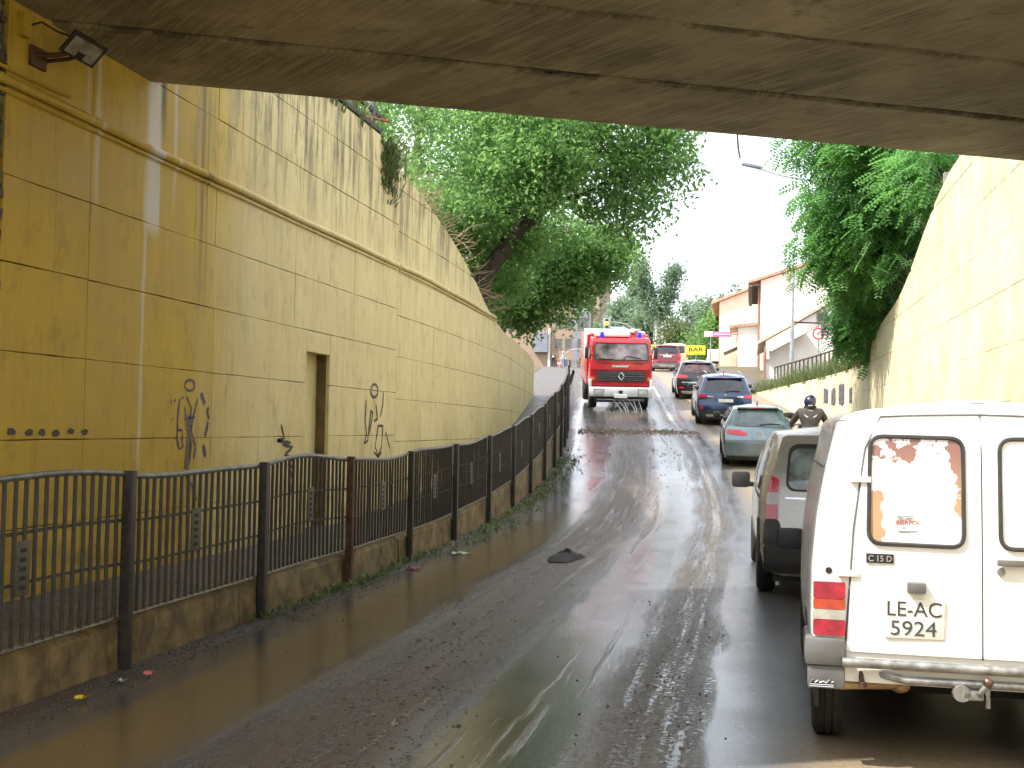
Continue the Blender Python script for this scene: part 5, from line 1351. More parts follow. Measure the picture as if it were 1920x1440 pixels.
tree('leaning_tree', 'big leaning tree overhanging the left lane, its dark trunk rising behind the wall', (-6.75, 27.6, 4.15),
     [(-6.75, 27.6, 4.1), (-6.35, 27.6, 5.3), (-5.7, 27.8, 6.3), (-5.0, 28.2, 7.1), (-4.2, 28.8, 8.2), (-3.6, 29.3, 9.3)],
     [((-6.6, 29.0, 9.0), (1.8, 2.2, 1.8), 420), ((-7.0, 30.2, 7.2), (1.3, 1.8, 1.1), 240), ((-4.5, 29.2, 9.6), (3.0, 3.2, 2.2), 950), ((-2.7, 29.8, 8.7), (1.5, 2.0, 1.3), 330), ((-3.2, 29.4, 7.3), (1.25, 1.5, 1.0), 170), ((-5.2, 27.5, 8.4), (1.6, 1.8, 1.3), 280), ((-2.3, 30.2, 10.2), (1.3, 2.0, 1.2), 220), ((-5.0, 26.9, 7.2), (0.9, 0.8, 0.7), 90), ((-6.2, 26.6, 6.6), (0.7, 0.8, 0.6), 70), ((-6.5, 29.6, 5.5), (0.85, 1.0, 0.8), 130), ((-5.7, 28.4, 6.2), (0.8, 0.9, 0.7), 100), ((-7.1, 27.6, 6.7), (0.9, 1.2, 0.8), 130), ((-5.5, 26.7, 7.7), (0.9, 0.7, 0.6), 90), ((-4.4, 27.2, 7.9), (0.9, 0.8, 0.6), 90), ((-7.4, 32.5, 5.8), (1.5, 1.8, 1.1), 260), ((-8.6, 30.0, 6.6), (1.3, 1.6, 1.0), 200)],
     0.13, M_leafA, 16, 0.20, 26, 0.25, grpL, bark=mat('dark_bark', (0.045, 0.036, 0.024), 0.95, var=0.5, vs=7, bump=1.0, bs=16))
tree('shady_tree', 'dark bushy tree drooping over the far end of the left wall', (-8.3, 37.5, 4.1),
     [(-8.3, 37.5, 4.0), (-7.9, 37.4, 5.4), (-7.2, 37.6, 6.6), (-6.6, 37.8, 8.0)],
     [((-6.9, 35.8, 5.3), (0.9, 1.2, 0.85), 190), ((-5.6, 36.2, 6.5), (1.25, 1.5, 1.15), 330), ((-4.5, 36.4, 7.1), (1.1, 1.4, 1.0), 240), ((-6.6, 37.6, 7.3), (2.1, 2.6, 2.3), 700), ((-5.0, 38.2, 7.4), (1.4, 1.8, 1.0), 260), ((-7.5, 35.6, 5.7), (1.2, 1.4, 0.9), 240)],
     0.15, M_leafA, 14, 0.21, 16, 0.2, grpL)
tree('pale_trunk_tree', 'tree with pale forked trunks behind the leaning tree above the left wall', (-10.2, 33.5, 5.6),
     [(-10.2, 33.5, 5.5), (-10.1, 33.5, 7.6), (-9.9, 33.4, 9.4), (-9.6, 33.2, 11)],
     [((-9.4, 33.5, 8.6), (2.3, 2.4, 1.9), 520), ((-7.6, 33.2, 8.2), (1.5, 1.8, 1.1), 300), ((-10.0, 33.0, 11.6), (2.6, 2.8, 1.6), 480)],
     0.13, M_leafA, 14, 0.2, 12, 0.2, grpL, bark=mat('pale_bark', (0.24, 0.19, 0.11), 0.9, var=0.4, vs=7, bump=0.8, bs=20))
tree('bank_shrub', 'bright green shrub just behind the railing on top of the left wall', (-7.7, 24.6, 5.0),
     [(-7.7, 24.6, 4.9), (-7.6, 24.6, 5.6), (-7.5, 24.7, 6.4)],
     [((-7.5, 24.6, 6.4), (1.2, 1.6, 0.9), 300), ((-7.9, 21.5, 6.5), (0.9, 1.6, 0.6), 200), ((-7.0, 27.5, 6.5), (0.9, 1.2, 0.7), 170)],
     0.12, M_leafA, 14, 0.18, 10, 0.06, grpL)
tree('wall_top_tree', 'leafy tree behind the bridge end on the left bank', (-9.6, 25.5, 6.2),
     [(-9.6, 25.5, 6.1), (-9.5, 25.5, 8.0), (-9.4, 25.6, 10)],
     [((-9.4, 25.5, 8.8), (1.9, 2.4, 1.6), 420), ((-9.6, 28.5, 7.0), (1.5, 1.8, 1.2), 280)],
     0.13, M_leafA, 13, 0.2, 8, 0.14, grpL)

# locust tree on the right with feathered leaves
def fronds(name, pts, L, m, parent):
    N = len(pts); K = 6
    ax = NR.normal(size=(N, 3)); ax[:, 2] = -np.abs(ax[:, 2])*0.7-0.25; ax[:, 0] -= 0.35
    ax /= np.linalg.norm(ax, axis=1)[:, None]
    up = np.array([0, 0, 1.0])+NR.normal(size=(N, 3))*0.35
    sd = np.cross(ax, up); sd /= np.linalg.norm(sd, axis=1)[:, None]+1e-9
    nm = np.cross(sd, ax)
    LL = (L*(0.7+0.6*NR.random(N)))[:, None]
    Q = []
    for k in range(K):
        t = (k+0.6)/K
        for s_ in (-1, 1):
            c = pts+ax*LL*t-nm*LL*0.18*t*t
            d = sd*s_*0.95+ax*0.35; ln = LL*0.26*(1-0.25*abs(t-0.5)*2)
            w = ax*LL*0.075
            Q.append(np.stack([c, c+d*ln*0.5+w, c+d*ln-nm*ln*0.2, c+d*ln*0.5-w], 1))
    V = np.stack(Q, 1).reshape(-1, 3); n = N*K*2
    me = bpy.data.meshes.new(name)
    me.vertices.add(4*n); me.vertices.foreach_set('co', V.ravel())
    me.loops.add(4*n); me.loops.foreach_set('vertex_index', np.arange(4*n, dtype=np.int32))
    me.polygons.add(n); me.polygons.foreach_set('loop_start', np.arange(0, 4*n, 4, dtype=np.int32))
    me.update(calc_edges=True)
    return mesh_obj(name, me, m, parent)
lo = empty('locust_tree', (4.7, 27.5, 4.6))
tag(lo, 'locust tree with feathered leaves hanging over the top of the right wall', 'tree')
bs = np.array((4.7, 27.5, 4.6))
b = MB(); b.tube([(0, 0, -0.4), (-0.3, 0.1, 1.2), (-0.8, 0.2, 2.6), (-1.2, 0.3, 4.2)], [0.2, 0.16, 0.12, 0.07], 9); b.tube([(0.5, -2.5, 0), (0.2, -2.3, 1.5), (-0.2, -2.0, 3.2)], [0.1, 0.08, 0.05], 8); b.tube([(-0.6, 2.6, -0.6), (-0.9, 2.8, 0.8), (-1.4, 3.2, 1.4)], [0.09, 0.07, 0.04], 8); b.build('trunk', M_bark, lo)
bl = [((3.0, 27.6, 7.9), (1.75, 2.6, 1.7), 420), ((2.3, 28.2, 6.4), (1.35, 2.0, 1.3), 330), ((2.9, 30.4, 5.6), (1.0, 1.5, 1.0), 200), ((2.75, 31.8, 4.6), (0.75, 1.0, 0.95), 150), ((2.0, 27.8, 8.8), (1.2, 2.0, 1.3), 220), ((3.6, 24.2, 6.9), (0.9, 1.6, 0.8), 150), ((2.4, 28.8, 5.8), (0.8, 1.2, 0.7), 110), ((3.2, 30.6, 4.6), (0.5, 1.2, 0.5), 60), ((3.9, 28.5, 6.0), (0.9, 2.6, 1.2), 160)]
pts, cen = blob_points(bl, 5, 0.17)
brs = MB()
for k in NR.choice(len(cen), 34, replace=False):
    s_ = rng.choice([(-0.5, 0.15, 1.8), (-0.9, 0.2, 3.0), (-0.2, -2.0, 3.0), (-1.2, 3.1, 1.3)]); limb(brs, s_, tuple(cen[k]-bs), 0.045, 0.008, 0.5)
brs.build('branches', M_bark, lo)
fronds('crown', pts-bs, 0.42, M_leafB, lo)

# distant trees
grpF = 'trees at the top of the hill'
def far_tree(name, label, x, y, h, w, seedn, fork=False, n=300, leaf=0.42, m=M_leafC, z0=8.0, bark=None):
    o = empty(name, (x, y, z0)); tag(o, label, 'tree', grpF)
    b = MB()
    if fork:
        b.tube([(0, 0, -0.5), (0, 0, h*0.45)], [0.42, 0.30], 8)
        bl = [((0, 0, h*0.5), (w*0.42, w*0.42, h*0.10), n//5), ((-w*0.30, 0, h*0.68), (w*0.24, w*0.26, h*0.15), n//4), ((-w*0.46, 0, h*0.87), (w*0.17, w*0.2, h*0.14), n//5), ((w*0.32, 0, h*0.68), (w*0.22, w*0.26, h*0.15), n//4), ((w*0.5, 0, h*0.84), (w*0.19, w*0.2, h*0.13), n//5)]
    else:
        b.tube([(0, 0, -0.5), (0.1, 0, h*0.3), (0, 0, h*0.8)], [0.3, 0.2, 0.06], 8)
        bl = [((0, 0, h*0.45), (w*0.5, w*0.5, h*0.28), n//2), ((w*0.12, 0, h*0.72), (w*0.33, w*0.35, h*0.22), n//3), ((-w*0.15, 0.4, h*0.25), (w*0.5, w*0.5, h*0.18), n//4)]
    b.build('trunk', bark or M_bark, o)
    pts, _ = blob_points(bl, 13, 0.42)
    leaf_cloud('crown', pts, leaf, m, o, 0.6)
    return o
far_tree('forked_poplar', 'tall forked poplar with pale trunk rising above the trees in the middle', -9.6, 122, 11.6, 3.6, 1, True, 420, 0.30, bark=mat('poplar_bark', (0.55, 0.54, 0.48), 0.85, var=0.15))
for i, (x, y, h, w, lb) in enumerate([
        (-14.9, 134, 9.5, 5.2, 'grey-green tree directly above the fire truck cab'),
        (-16.2, 146, 11.0, 7.0, 'broad tree behind the traffic light'),
        (-14.6, 150, 15.8, 3.0, 'narrow pointed poplar between the leaning tree and the forked poplar'),
        (-5.0, 132, 9.5, 7.0, 'round tree just right of the forked poplar'),
        (-1.5, 122, 8.6, 5.5, 'dark tree beside the gable of the brick house'),
        (-12.0, 128, 7.5, 6.0, 'low tree behind the fire truck roof'),
        (2.5, 135, 10.0, 7.0, 'tree half hidden by the brick house roof'),
        (-8.0, 150, 11.0, 8.0, 'hazy tree farthest back between the two poplars'),
        (-14.0, 126, 4.0, 3.0, 'small tree hidden low behind the fire truck')]):
    far_tree('far_tree', lb, x, y, h, w, i, False, 260 if h > 7 else 150, 0.44)
far_tree('green_bush', 'dark green bush behind the yellow bar sign', -3.4, 100, 5.2, 4.2, 3, False, 200, 0.3, M_leafA, 6.8)
o = empty('yellow_bush', (-16.95, 120, zr(120))); tag(o, 'small yellow-green bush beside the fire truck mirror', 'bush')
b = MB(); b.tube([(0, 0, -.3), (0, 0, 1.0)], .06, 6); b.build('trunk', M_bark, o)
pts, _ = blob_points([((0, 0, 0.9), (0.5, 0.5, 0.9), 90)], 10, 0.12); leaf_cloud('crown', pts, 0.16, M_dry, o)
far_tree('green_bush', 'yellow-green bush behind the dark red car', -6.9, 104, 4.6, 3.6, 3, False, 160, 0.3, M_weed, 7.0)

# ------------------------------------------------------------------ buildings
M_render = mat('white_render', (0.76, 0.73, 0.68), 0.85, var=0.06, vs=1.5, dirt=0.12, dirtcol=(0.5, 0.42, 0.32))
M_cream = mat('cream_render', (0.80, 0.70, 0.54), 0.85, var=0.07, vs=1.5)
def brick(name, c1, c2, mo, sc=1.0):
    t = NT(name); p = t.pos()
    s_ = t.n('SeparateXYZ', {0: p}); uv = t.n('CombineXYZ', {0: t.math('ADD', s_.outputs[0], s_.outputs[1]), 1: s_.outputs[2], 2: 0.0}).outputs[0]
    br2 = t.n('TexBrick', {'Vector': uv, 'Color1': c1, 'Color2': c2, 'Mortar': mo, 'Scale': sc, 'Mortar Size': 0.012, 'Brick Width': 0.25, 'Row Height': 0.075})
    t.bsdf(Base_Color=br2.outputs[0], Roughness=0.9); return t.m
M_brick = brick('orange_brick', (0.60, 0.36, 0.24), (0.66, 0.42, 0.29), (0.70, 0.58, 0.46))
M_brick2 = brick('tan_brick', (0.34, 0.22, 0.15), (0.40, 0.27, 0.19), (0.36, 0.30, 0.24))
M_tile = mat('roof_tile', (0.46, 0.27, 0.20), 0.85, var=0.3, vs=6)
M_eave = mat('timber_eave', (0.17, 0.13, 0.10), 0.8, var=0.2)
M_frame = mat('window_frame', (0.30, 0.26, 0.22), 0.6)
M_pane = mat('house_glass', (0.10, 0.12, 0.14), 0.08, var=0.2)
def window(root, x0, x1, y0, y1, z0, z1, axis, shutter=None):
    """axis 'y': in a wall facing -y at y0; axis 'x': in a wall facing -x at x0"""
    b = MB()
    if axis == 'y':
        b.box(x0-.08, x1+.08, y0-.05, y0+.06, z0-.1, z0); b.box(x0-.06, x0, y0-.03, y0+.06, z0, z1); b.box(x1, x1+.06, y0-.03, y0+.06, z0, z1); b.box(x0-.06, x1+.06, y0-.03, y0+.06, z1, z1+.07)
        q = (x0, x1, y0-.012, y0+.02, z0, z1)
    else:
        b.box(x0-.05, x0+.06, y0-.08, y1+.08, z0-.1, z0); b.box(x0-.03, x0+.06, y0-.06, y0, z0, z1); b.box(x0-.03, x0+.06, y1, y1+.06, z0, z1); b.box(x0-.03, x0+.06, y0-.06, y1+.06, z1, z1+.07)
        q = (x0-.012, x0+.02, y0, y1, z0, z1)
    w_ = b.build('window', M_frame, root)
    b = MB(); b.box(*q); b.build('pane', shutter or M_pane, w_)
    return w_
# white gabled house
h1 = empty('white_house', (0, 0, 0)); tag(h1, 'white gabled house with dark timber eaves above the right railing', 'house')
X0, X1, Y0, Y1, G = 0.55, 9.6, 72.0, 83.0, 4.4
ez, rzg = 10.75, 12.2
b = MB(); b.prism([(X0, G), (X1, G), (X1, ez), ((X0+X1)/2, rzg), (X0, ez)], Y0, Y1); b.build('wall', M_render, h1)
rf = MB()
for a, c in ((X0-0.75, (X0+X1)/2), (X1+0.75, (X0+X1)/2)):
    za = ez-0.75*(rzg-ez)/((X1-X0)/2)
    rf.add([(a, Y0-.35, za+.04), (c, Y0-.35, rzg+.04), (c, Y1+.3, rzg+.04), (a, Y1+.3, za+.04), (a, Y0-.35, za+.20), (c, Y0-.35, rzg+.20), (c, Y1+.3, rzg+.20), (a, Y1+.3, za+.20)], [(0, 1, 2, 3), (4, 5, 6, 7), (0, 1, 5, 4), (1, 2, 6, 5), (2, 3, 7, 6), (3, 0, 4, 7)])
ro = rf.build('roof', M_tile, h1)
b = MB()
for k in range(12): b.box(X0-0.7, X0-0.002, Y0+k*0.95-0.05, Y0+k*0.95+0.05, ez-.34+0.0, ez-.20)
b.box(X0-0.72, X0-0.5, Y0-0.3, Y1+0.2, ez-0.40, ez-0.30); b.build('eave', M_eave, ro)
for yy_ in (73.6, 77, 80.3):
    window(h1, X0-.01, 0, yy_, yy_+1.1, 8.4, 9.9, 'x'); window(h1, X0-.01, 0, yy_, yy_+1.1, 5.7, 7.0, 'x')
b = MB(); b.tube([(X0-0.10, Y0+0.2, ez-.3), (X0-0.10, Y0+0.2, G)], 0.07, 6); b.build('downpipe', mat('copper_pipe', (0.30, 0.13, 0.08), 0.6), h1)
# lower white annex with stepped sloping roof, in front
h2 = empty('white_annex', (0, 0, 0)); tag(h2, 'low white building with sloping roof edge and one small dark window, nearest on the right', 'house')
Y0, Y1, G = 62.0, 71.8, 3.6
b = MB(); b.prism([(0.75, G), (8.6, G), (8.6, 8.6), (5.0, 8.75), (3.65, 8.05), (1.9, 7.0), (0.75, 6.35)], Y0, Y1); b.build('wall', M_render, h2)
b = MB(); b.prism([(0.35, 6.18), (0.75, 6.40), (1.9, 7.05), (3.65, 8.10), (5.0, 8.80), (5.0, 8.98), (3.65, 8.28), (1.9, 7.22), (0.35, 6.34)], Y0-0.22, Y1); ro = b.build('roof', mat('pale_tile', (0.55, 0.44, 0.34), 0.85, var=0.2, vs=5), h2)
b = MB(); b.prism([(1.0, 5.75), (2.7, 6.7), (2.7, 6.86), (0.85, 5.85)], Y0-0.75, Y0-0.002); b.build('canopy', M_render, h2)
b = MB(); b.box(0.8, 0.92, Y0-0.7, Y0-0.01, 5.35, 5.80); b.build('canopy_bracket', M_render, h2)
window(h2, 3.35, 3.75, Y0-.002, 0, 7.35, 7.75, 'y')
b = MB(); b.tube([(0.70, Y0-0.08, 6.1), (0.70, Y0-0.08, G)], 0.05, 6); b.build('downpipe', MATS['copper_pipe'], h2)
for yy_ in (64, 68): window(h2, 0.74, 0, yy_, yy_+1.2, 4.9, 5.9, 'x')
b = MB(); b.box(0.74, 0.80, 62.5, 63.4, 4.0, 6.0); b.build('door', M_brick, h2)
# brick house further on
h3 = empty('brick_house', (0, 0, 0)); tag(h3, 'orange brick and cream house with balconies beyond the white house', 'house')
X0, X1, Y0, Y1, G = -2.3, 6.5, 88.0, 101.0, 5.9
ez, rzg = 11.2, 12.9
b = MB(); b.prism([(X0, G), (X1, G), (X1, ez), ((X0+X1)/2, rzg), (X0, ez)], Y0, Y1); b.build('wall', M_cream, h3)
b = MB(); b.box(X0-.03, X0+.001, Y0-.02, Y1+.02, G, ez-.1); b.build('street_front', M_brick, h3)
rf = MB()
for a, c in ((X0-0.6, (X0+X1)/2), (X1+0.6, (X0+X1)/2)):
    za = ez-0.6*(rzg-ez)/((X1-X0)/2)
    rf.add([(a, Y0-.3, za+.04), (c, Y0-.3, rzg+.04), (c, Y1+.3, rzg+.04), (a, Y1+.3, za+.04), (a, Y0-.3, za+.22), (c, Y0-.3, rzg+.22), (c, Y1+.3, rzg+.22), (a, Y1+.3, za+.22)], [(0, 1, 2, 3), (4, 5, 6, 7), (0, 1, 5, 4), (1, 2, 6, 5), (2, 3, 7, 6), (3, 0, 4, 7)])
rf.build('roof', mat('orange_tile', (0.58, 0.34, 0.23), 0.85, var=0.25, vs=6), h3)
for z in (7.0, 9.4):
    for yy_ in (89.2, 93.4, 97.6): window(h3, X0-.04, 0, yy_, yy_+1.3, z, z+1.3, 'x')
b = MB(); b.box(X0-1.0, X0-.031, 89, 92.5, 6.85, 7.0); b.box(X0-1.0, X0-.92, 89, 92.5, 7.0, 7.75); b.box(X0-1.0, X0-.031, 89, 89.08, 7.0, 7.75); b.build('balcony', M_render, h3)
# brick row house between the two
h4 = empty('terrace_house', (0, 0, 0)); tag(h4, 'narrow brick terrace house with white canopy between the white house and the brick house', 'house')
b = MB(); b.box(-0.9, 6, 83.4, 87.6, 4.9, 9.0); b.build('wall', M_render, h4)
b = MB(); b.box(-0.93, -0.899, 83.45, 87.55, 4.9, 8.8); b.build('street_front', M_brick, h4)
b = MB(); b.prism([(-1.5, 8.85), (6.4, 9.6), (6.4, 9.8), (-1.5, 9.05)], 83.2, 87.8); b.build('roof', M_tile, h4)
b = MB(); b.prism([(-1.9, 7.15), (-0.91, 7.6), (-0.91, 7.78), (-1.95, 7.3)], 83.6, 87.4); b.build('canopy', M_render, h4)
for yy_ in (84.2, 86): window(h4, -0.94, 0, yy_, yy_+0.9, 7.9, 8.7, 'x')
b = MB(); b.box(-0.97, -0.90, 84.4, 85.4, 5.8, 7.0); b.build('door', M_eave, h4)
# red brick garden wall behind the railing
b = MB(); b.box(3.9, 11, 50.0, 50.25, 3.3, 5.5)
gw = empty('brick_wall', (0, 0, 0)); tag(gw, 'red and white striped brick garden wall behind the right railing', 'wall'); b.build('wall', brick('striped_brick', (0.60, 0.23, 0.15), (0.66, 0.30, 0.20), (0.75, 0.68, 0.6), 0.45), gw)
b = MB(); b.box(3.85, 11, 49.95, 50.30, 5.5, 5.6); b.build('coping', M_render, gw)
# apartment block on the left
ap = empty('apartment_block', (0, 0, 0)); tag(ap, 'tan brick apartment block with grey stairwell glimpsed left of the fire truck', 'apartment block')
Y0 = 150
b = MB(); b.box(-36, -19.2, Y0, Y0+12, 7.5, 21.5); b.build('wall', M_brick2, ap)
b = MB(); b.box(-22.4, -20.2, Y0-0.5, Y0, 7.5, 17.8); b.build('stair_tower', mat('grey_cladding_panel', (0.24, 0.25, 0.28), 0.5, var=0.1), ap)
b = MB(); b.box(-27.6, -25.8, Y0-0.7, Y0, 11.4, 13.9); b.build('bay', mat('blue_grey_bay', (0.23, 0.25, 0.30), 0.5), ap)
b = MB(); b.box(-25.79, -25.5, Y0-0.35, Y0-.01, 7.6, 14.5); b.build('pilaster', M_render, ap)
for z in (9.2, 11.9, 14.6):
    for x in (-24.9, -23.6): window(ap, x, x+0.85, Y0-.002, 0, z, z+1.25, 'y', mat('roller_shutter', (0.12, 0.12, 0.125), 0.6))
    window(ap, -21.9, -20.6, Y0-.502, 0, z-0.2, z+1.2, 'y', MATS['roller_shutter'])
b = MB(); b.box(-36.2, -19.0, Y0-.2, Y0+12.2, 21.5, 21.8); b.build('roof', M_tile, ap)

# ------------------------------------------------------------------ signs, lamps, lights
M_pole = mat('galvanised_pole', (0.36, 0.37, 0.38), 0.45, 0.6, var=0.15)
def disc(b, c, r, y, n=24):
    b.add([(c[0]+r*math.cos(6.2832*k/n), y, c[1]+r*math.sin(6.2832*k/n)) for k in range(n)]+[(c[0]+r*math.cos(6.2832*k/n), y+0.02, c[1]+r*math.sin(6.2832*k/n)) for k in range(n)],
          [tuple(range(n)), tuple(range(2*n-1, n-1, -1))]+[(k, (k+1) % n, n+(k+1) % n, n+k) for k in range(n)])
o = empty('bar_sign', (-3.63, 80, zr(80))); tag(o, 'yellow BAR sign board on a post beside the road', 'sign')
z_ = 7.05-zr(80)
b = MB(); b.cbox(-0.62, 0.62, -0.03, 0.03, z_-0.30, z_+0.32, 0.02); b.build('board', mat('sign_yellow', (0.85, 0.72, 0.03), 0.5), o)
text_mesh('BAR', 'sign_text', M_ink, o, 0.0, z_+0.06, 0.98, 0.27, -0.031, 0.006, bold=0.012)
b = MB(); b.box(-0.5, 0.5, -0.034, -0.031, z_-0.22, z_-0.19); b.build('underline', mat('sign_brown', (0.45, 0.35, 0.05), 0.5), o)
b = MB(); b.tube([(0, 0.05, 0), (0, 0.05, z_+0.2)], 0.04, 8); b.build('post', M_pole, o)
o = empty('yellow_sign', (-7.05, 88, zr(88))); tag(o, 'small plain yellow sign above the roof of the dark red car', 'sign')
b = MB(); b.cbox(-0.33, 0.33, -0.02, 0.02, 1.42, 1.85, 0.015); b.build('board', MATS['sign_yellow'], o)
b = MB(); b.tube([(0, 0.04, 0), (0, 0.04, 1.8)], 0.035, 8); b.build('post', M_pole, o)
o = empty('pink_sign', (-2.33, 85, 8.55), (0, 0, R(3))); tag(o, 'long pink and white arm sign jutting out from the houses on the right', 'sign')
b = MB(); b.cbox(-0.95, -0.35, -0.04, 0.04, -0.19, 0.20, 0.02); b.build('white_end', M_plate, o)
b = MB(); b.cbox(-0.35, 0.95, -0.041, 0.041, -0.19, 0.17, 0.02); b.build('board', mat('sign_pink', (0.80, 0.16, 0.40), 0.5, var=0.15, vs=4), o)
b = MB(); b.box(-0.25, 0.9, -0.045, -0.041, -0.03, 0.02); b.build('stripe', M_plate, o)
b = MB(); b.tube([(0.9, 0.05, 0), (1.6, 0.3, 0)], 0.03, 6); b.tube([(-0.5, 0.06, -0.2), (-0.5, 0.06, -2.9)], 0.04, 6); b.build('bracket', M_pole, o)
o = empty('round_sign', (3.29, 62-1.9, 3.7)); tag(o, 'round white restriction sign with red ring in front of the white annex', 'sign')
b = MB(); disc(b, (0, 2.87), 0.30, 0); b.build('ring', mat('sign_red', (0.70, 0.03, 0.04), 0.5), o)
b = MB(); disc(b, (0, 2.87), 0.225, -0.006); b.build('face', M_plate, o)
b = MB(); b.box(-0.012, 0.012, -0.010, -0.006, 2.78, 2.96); b.box(-0.05, 0.05, -0.0105, -0.0065, 2.86, 2.88); b.build('symbol', M_ink, o)
b = MB(); b.tube([(0.0, 0.05, 0), (0.0, 0.05, 3.35)], 0.035, 8); b.build('post', M_pole, o)
o = empty('lamp_post', (1.92, 58, 3.6)); tag(o, 'grey steel post with a horizontal arm carrying a no-parking sign above the right railing', 'lamp post')
b = MB(); b.tube([(0, 0, 0), (0.02, 0, 3.0)], [0.11, 0.10], 10); b.tube([(0.02, 0, 3.0), (0.06, 0, 5.6)], [0.07, 0.06], 10); b.build('pole', M_pole, o)
b = MB(); b.tube([(0.03, 0, 3.36), (1.45, 0, 3.30)], 0.035, 6); b.build('arm', M_fence, o)
b = MB(); n = 20; b.add([(1.48+0.10*math.cos(6.2832*k/n), -0.02, 2.98+0.30*math.sin(6.2832*k/n)) for k in range(n)]+[(1.48+0.10*math.cos(6.2832*k/n), 0.02, 2.98+0.30*math.sin(6.2832*k/n)) for k in range(n)], [tuple(range(n)), tuple(range(2*n-1, n-1, -1))]+[(k, (k+1) % n, n+(k+1) % n, n+k) for k in range(n)]); b.build('sign_disc', mat('sign_blue', (0.12, 0.25, 0.70), 0.5), o)
b = MB(); b.tube([(1.48+0.115*math.cos(t), -0.02, 2.98+0.31*math.sin(t)) for t in np.linspace(0, 6.2832, 22)], 0.028, 5); b.box(1.36, 1.66, -0.03, 0.03, 3.26, 3.33); b.build('sign_rim', MATS['sign_red'], o)
o = empty('street_lamp', (3.3, 48, 3.4)); tag(o, 'street lamp whose slim head reaches out of the locust leaves against the sky', 'street lamp')
b = MB(); b.tube([(0, 0, 0), (0, 0, 7.6), (-0.3, 0, 8.0), (-1.2, 0, 8.35), (-2.2, 0, 8.55), (-3.0, 0, 8.85)], [0.09, 0.07, 0.05, 0.035, 0.03, 0.03], 8); b.build('pole', M_pole, o)
b = MB(); b.cbox(-0.40, 0.40, -0.12, 0.12, -0.07, 0.07, 0.05, Matrix.Translation((-3.35, 0, 8.98)) @ Matrix.Rotation(R(14), 4, 'Y')); b.build('lamp_head', mat('lamp_head_grey', (0.20, 0.22, 0.26), 0.4, 0.4), o)
o = empty('traffic_light', (-9.6, 100, zr(100))); tag(o, 'traffic light showing amber on a curved arm above the fire truck', 'traffic light')
zz = 10.65-zr(100)
b = MB(); b.tube([(0, 0, 0), (0, 0, zz-1.2), (-0.25, 0, zz-0.5), (-0.9, 0, zz-0.02), (-1.7, 0, zz+0.12), (-2.5, 0, zz+0.15)], [0.09, 0.08, 0.06, 0.05, 0.045, 0.04], 8); b.build('mast', M_pole, o)
b = MB(); b.cbox(-2.87, -2.19, -0.16, 0.16, zz-0.50, zz+0.48, 0.05); b.build('backboard', mat('signal_grey', (0.30, 0.30, 0.30), 0.6), o)
for dz, m_ in ((0.28, M_ink), (0.02, emit('amber_light', (1.0, 0.55, 0.03), 2.2)), (-0.26, M_ink)):
    b = MB(); disc(b, (-2.53, zz+dz), 0.135 if dz != 0.02 else 0.16, -0.19); b.build('lamp', m_, o)
b = MB(); b.cbox(-2.65, -2.41, -0.1, 0.1, zz-0.9, zz-0.5, 0.04); b.build('lower_unit', M_blackpl, o)
b = MB(); b.cbox(-2.0, -1.45, -0.03, 0.03, zz-0.55, zz-0.24, 0.02); b.build('blue_plate', MATS['sign_blue'], o)
b = MB(); b.box(-1.85, -1.6, -0.035, -0.031, zz-0.42, zz-0.37); b.build('blue_plate_mark', M_plate, o)
o = empty('signal_arm', (-18.6, 115, zr(115))); tag(o, 'curved grey signal arm behind the two pedestrians on the left', 'traffic light')
b = MB(); b.tube([(0, 0, 0), (0.1, 0, 0.6), (0.5, 0, 1.35), (1.1, 0, 1.78), (2.3, 0, 1.9)], 0.05, 8); b.build('mast', M_pole, o)
b = MB(); b.cbox(2.15, 2.5, -0.12, 0.12, 1.25, 1.9, 0.04); b.build('signal_head', mat('pale_signal', (0.45, 0.47, 0.48), 0.5), o)

# ------------------------------------------------------------------ people
def figure(name, joints, edges, m, parent=None):
    names = list(joints); me = bpy.data.meshes.new(name)
    me.from_pydata([joints[k][0] for k in names], [(names.index(a), names.index(c)) for a, c in edges], [])
    o = mesh_obj(name, me, m, parent)
    o.modifiers.new('skin', 'SKIN'); sv = me.skin_vertices[0].data
    for i, k in enumerate(names):
        r_ = joints[k][1]; sv[i].radius = r_ if isinstance(r_, tuple) else (r_, r_); sv[i].use_root = (i == 0)
    o.modifiers['skin'].use_smooth_shade = True
    sd_ = o.modifiers.new('smooth', 'SUBSURF'); sd_.levels = 2; sd_.render_levels = 2
    return o
def zmat(name, bands):
    """clothing by height: [(z_top, colour)]"""
    t = NT(name); p = t.n('TexCoord').outputs['Object']; z = t.n('SeparateXYZ', {0: p}).outputs[2]
    c = t.mix(0.0, bands[-1][1], bands[-1][1])
    for zt, col in bands[-2::-1]: c = t.mix(t.ss(z, zt-0.012, zt+0.012), col, c)
    t.bsdf(Base_Color=c, Roughness=0.8); return t.m
E_ = [('pel', 'ch'), ('ch', 'nk'), ('nk', 'hd'), ('hd', 'tp')] + [e for s in 'lr' for e in ((('ch', 'sh'+s)), ('sh'+s, 'el'+s), ('el'+s, 'ha'+s), ('pel', 'hp'+s), ('hp'+s, 'kn'+s), ('kn'+s, 'an'+s), ('an'+s, 'to'+s))]
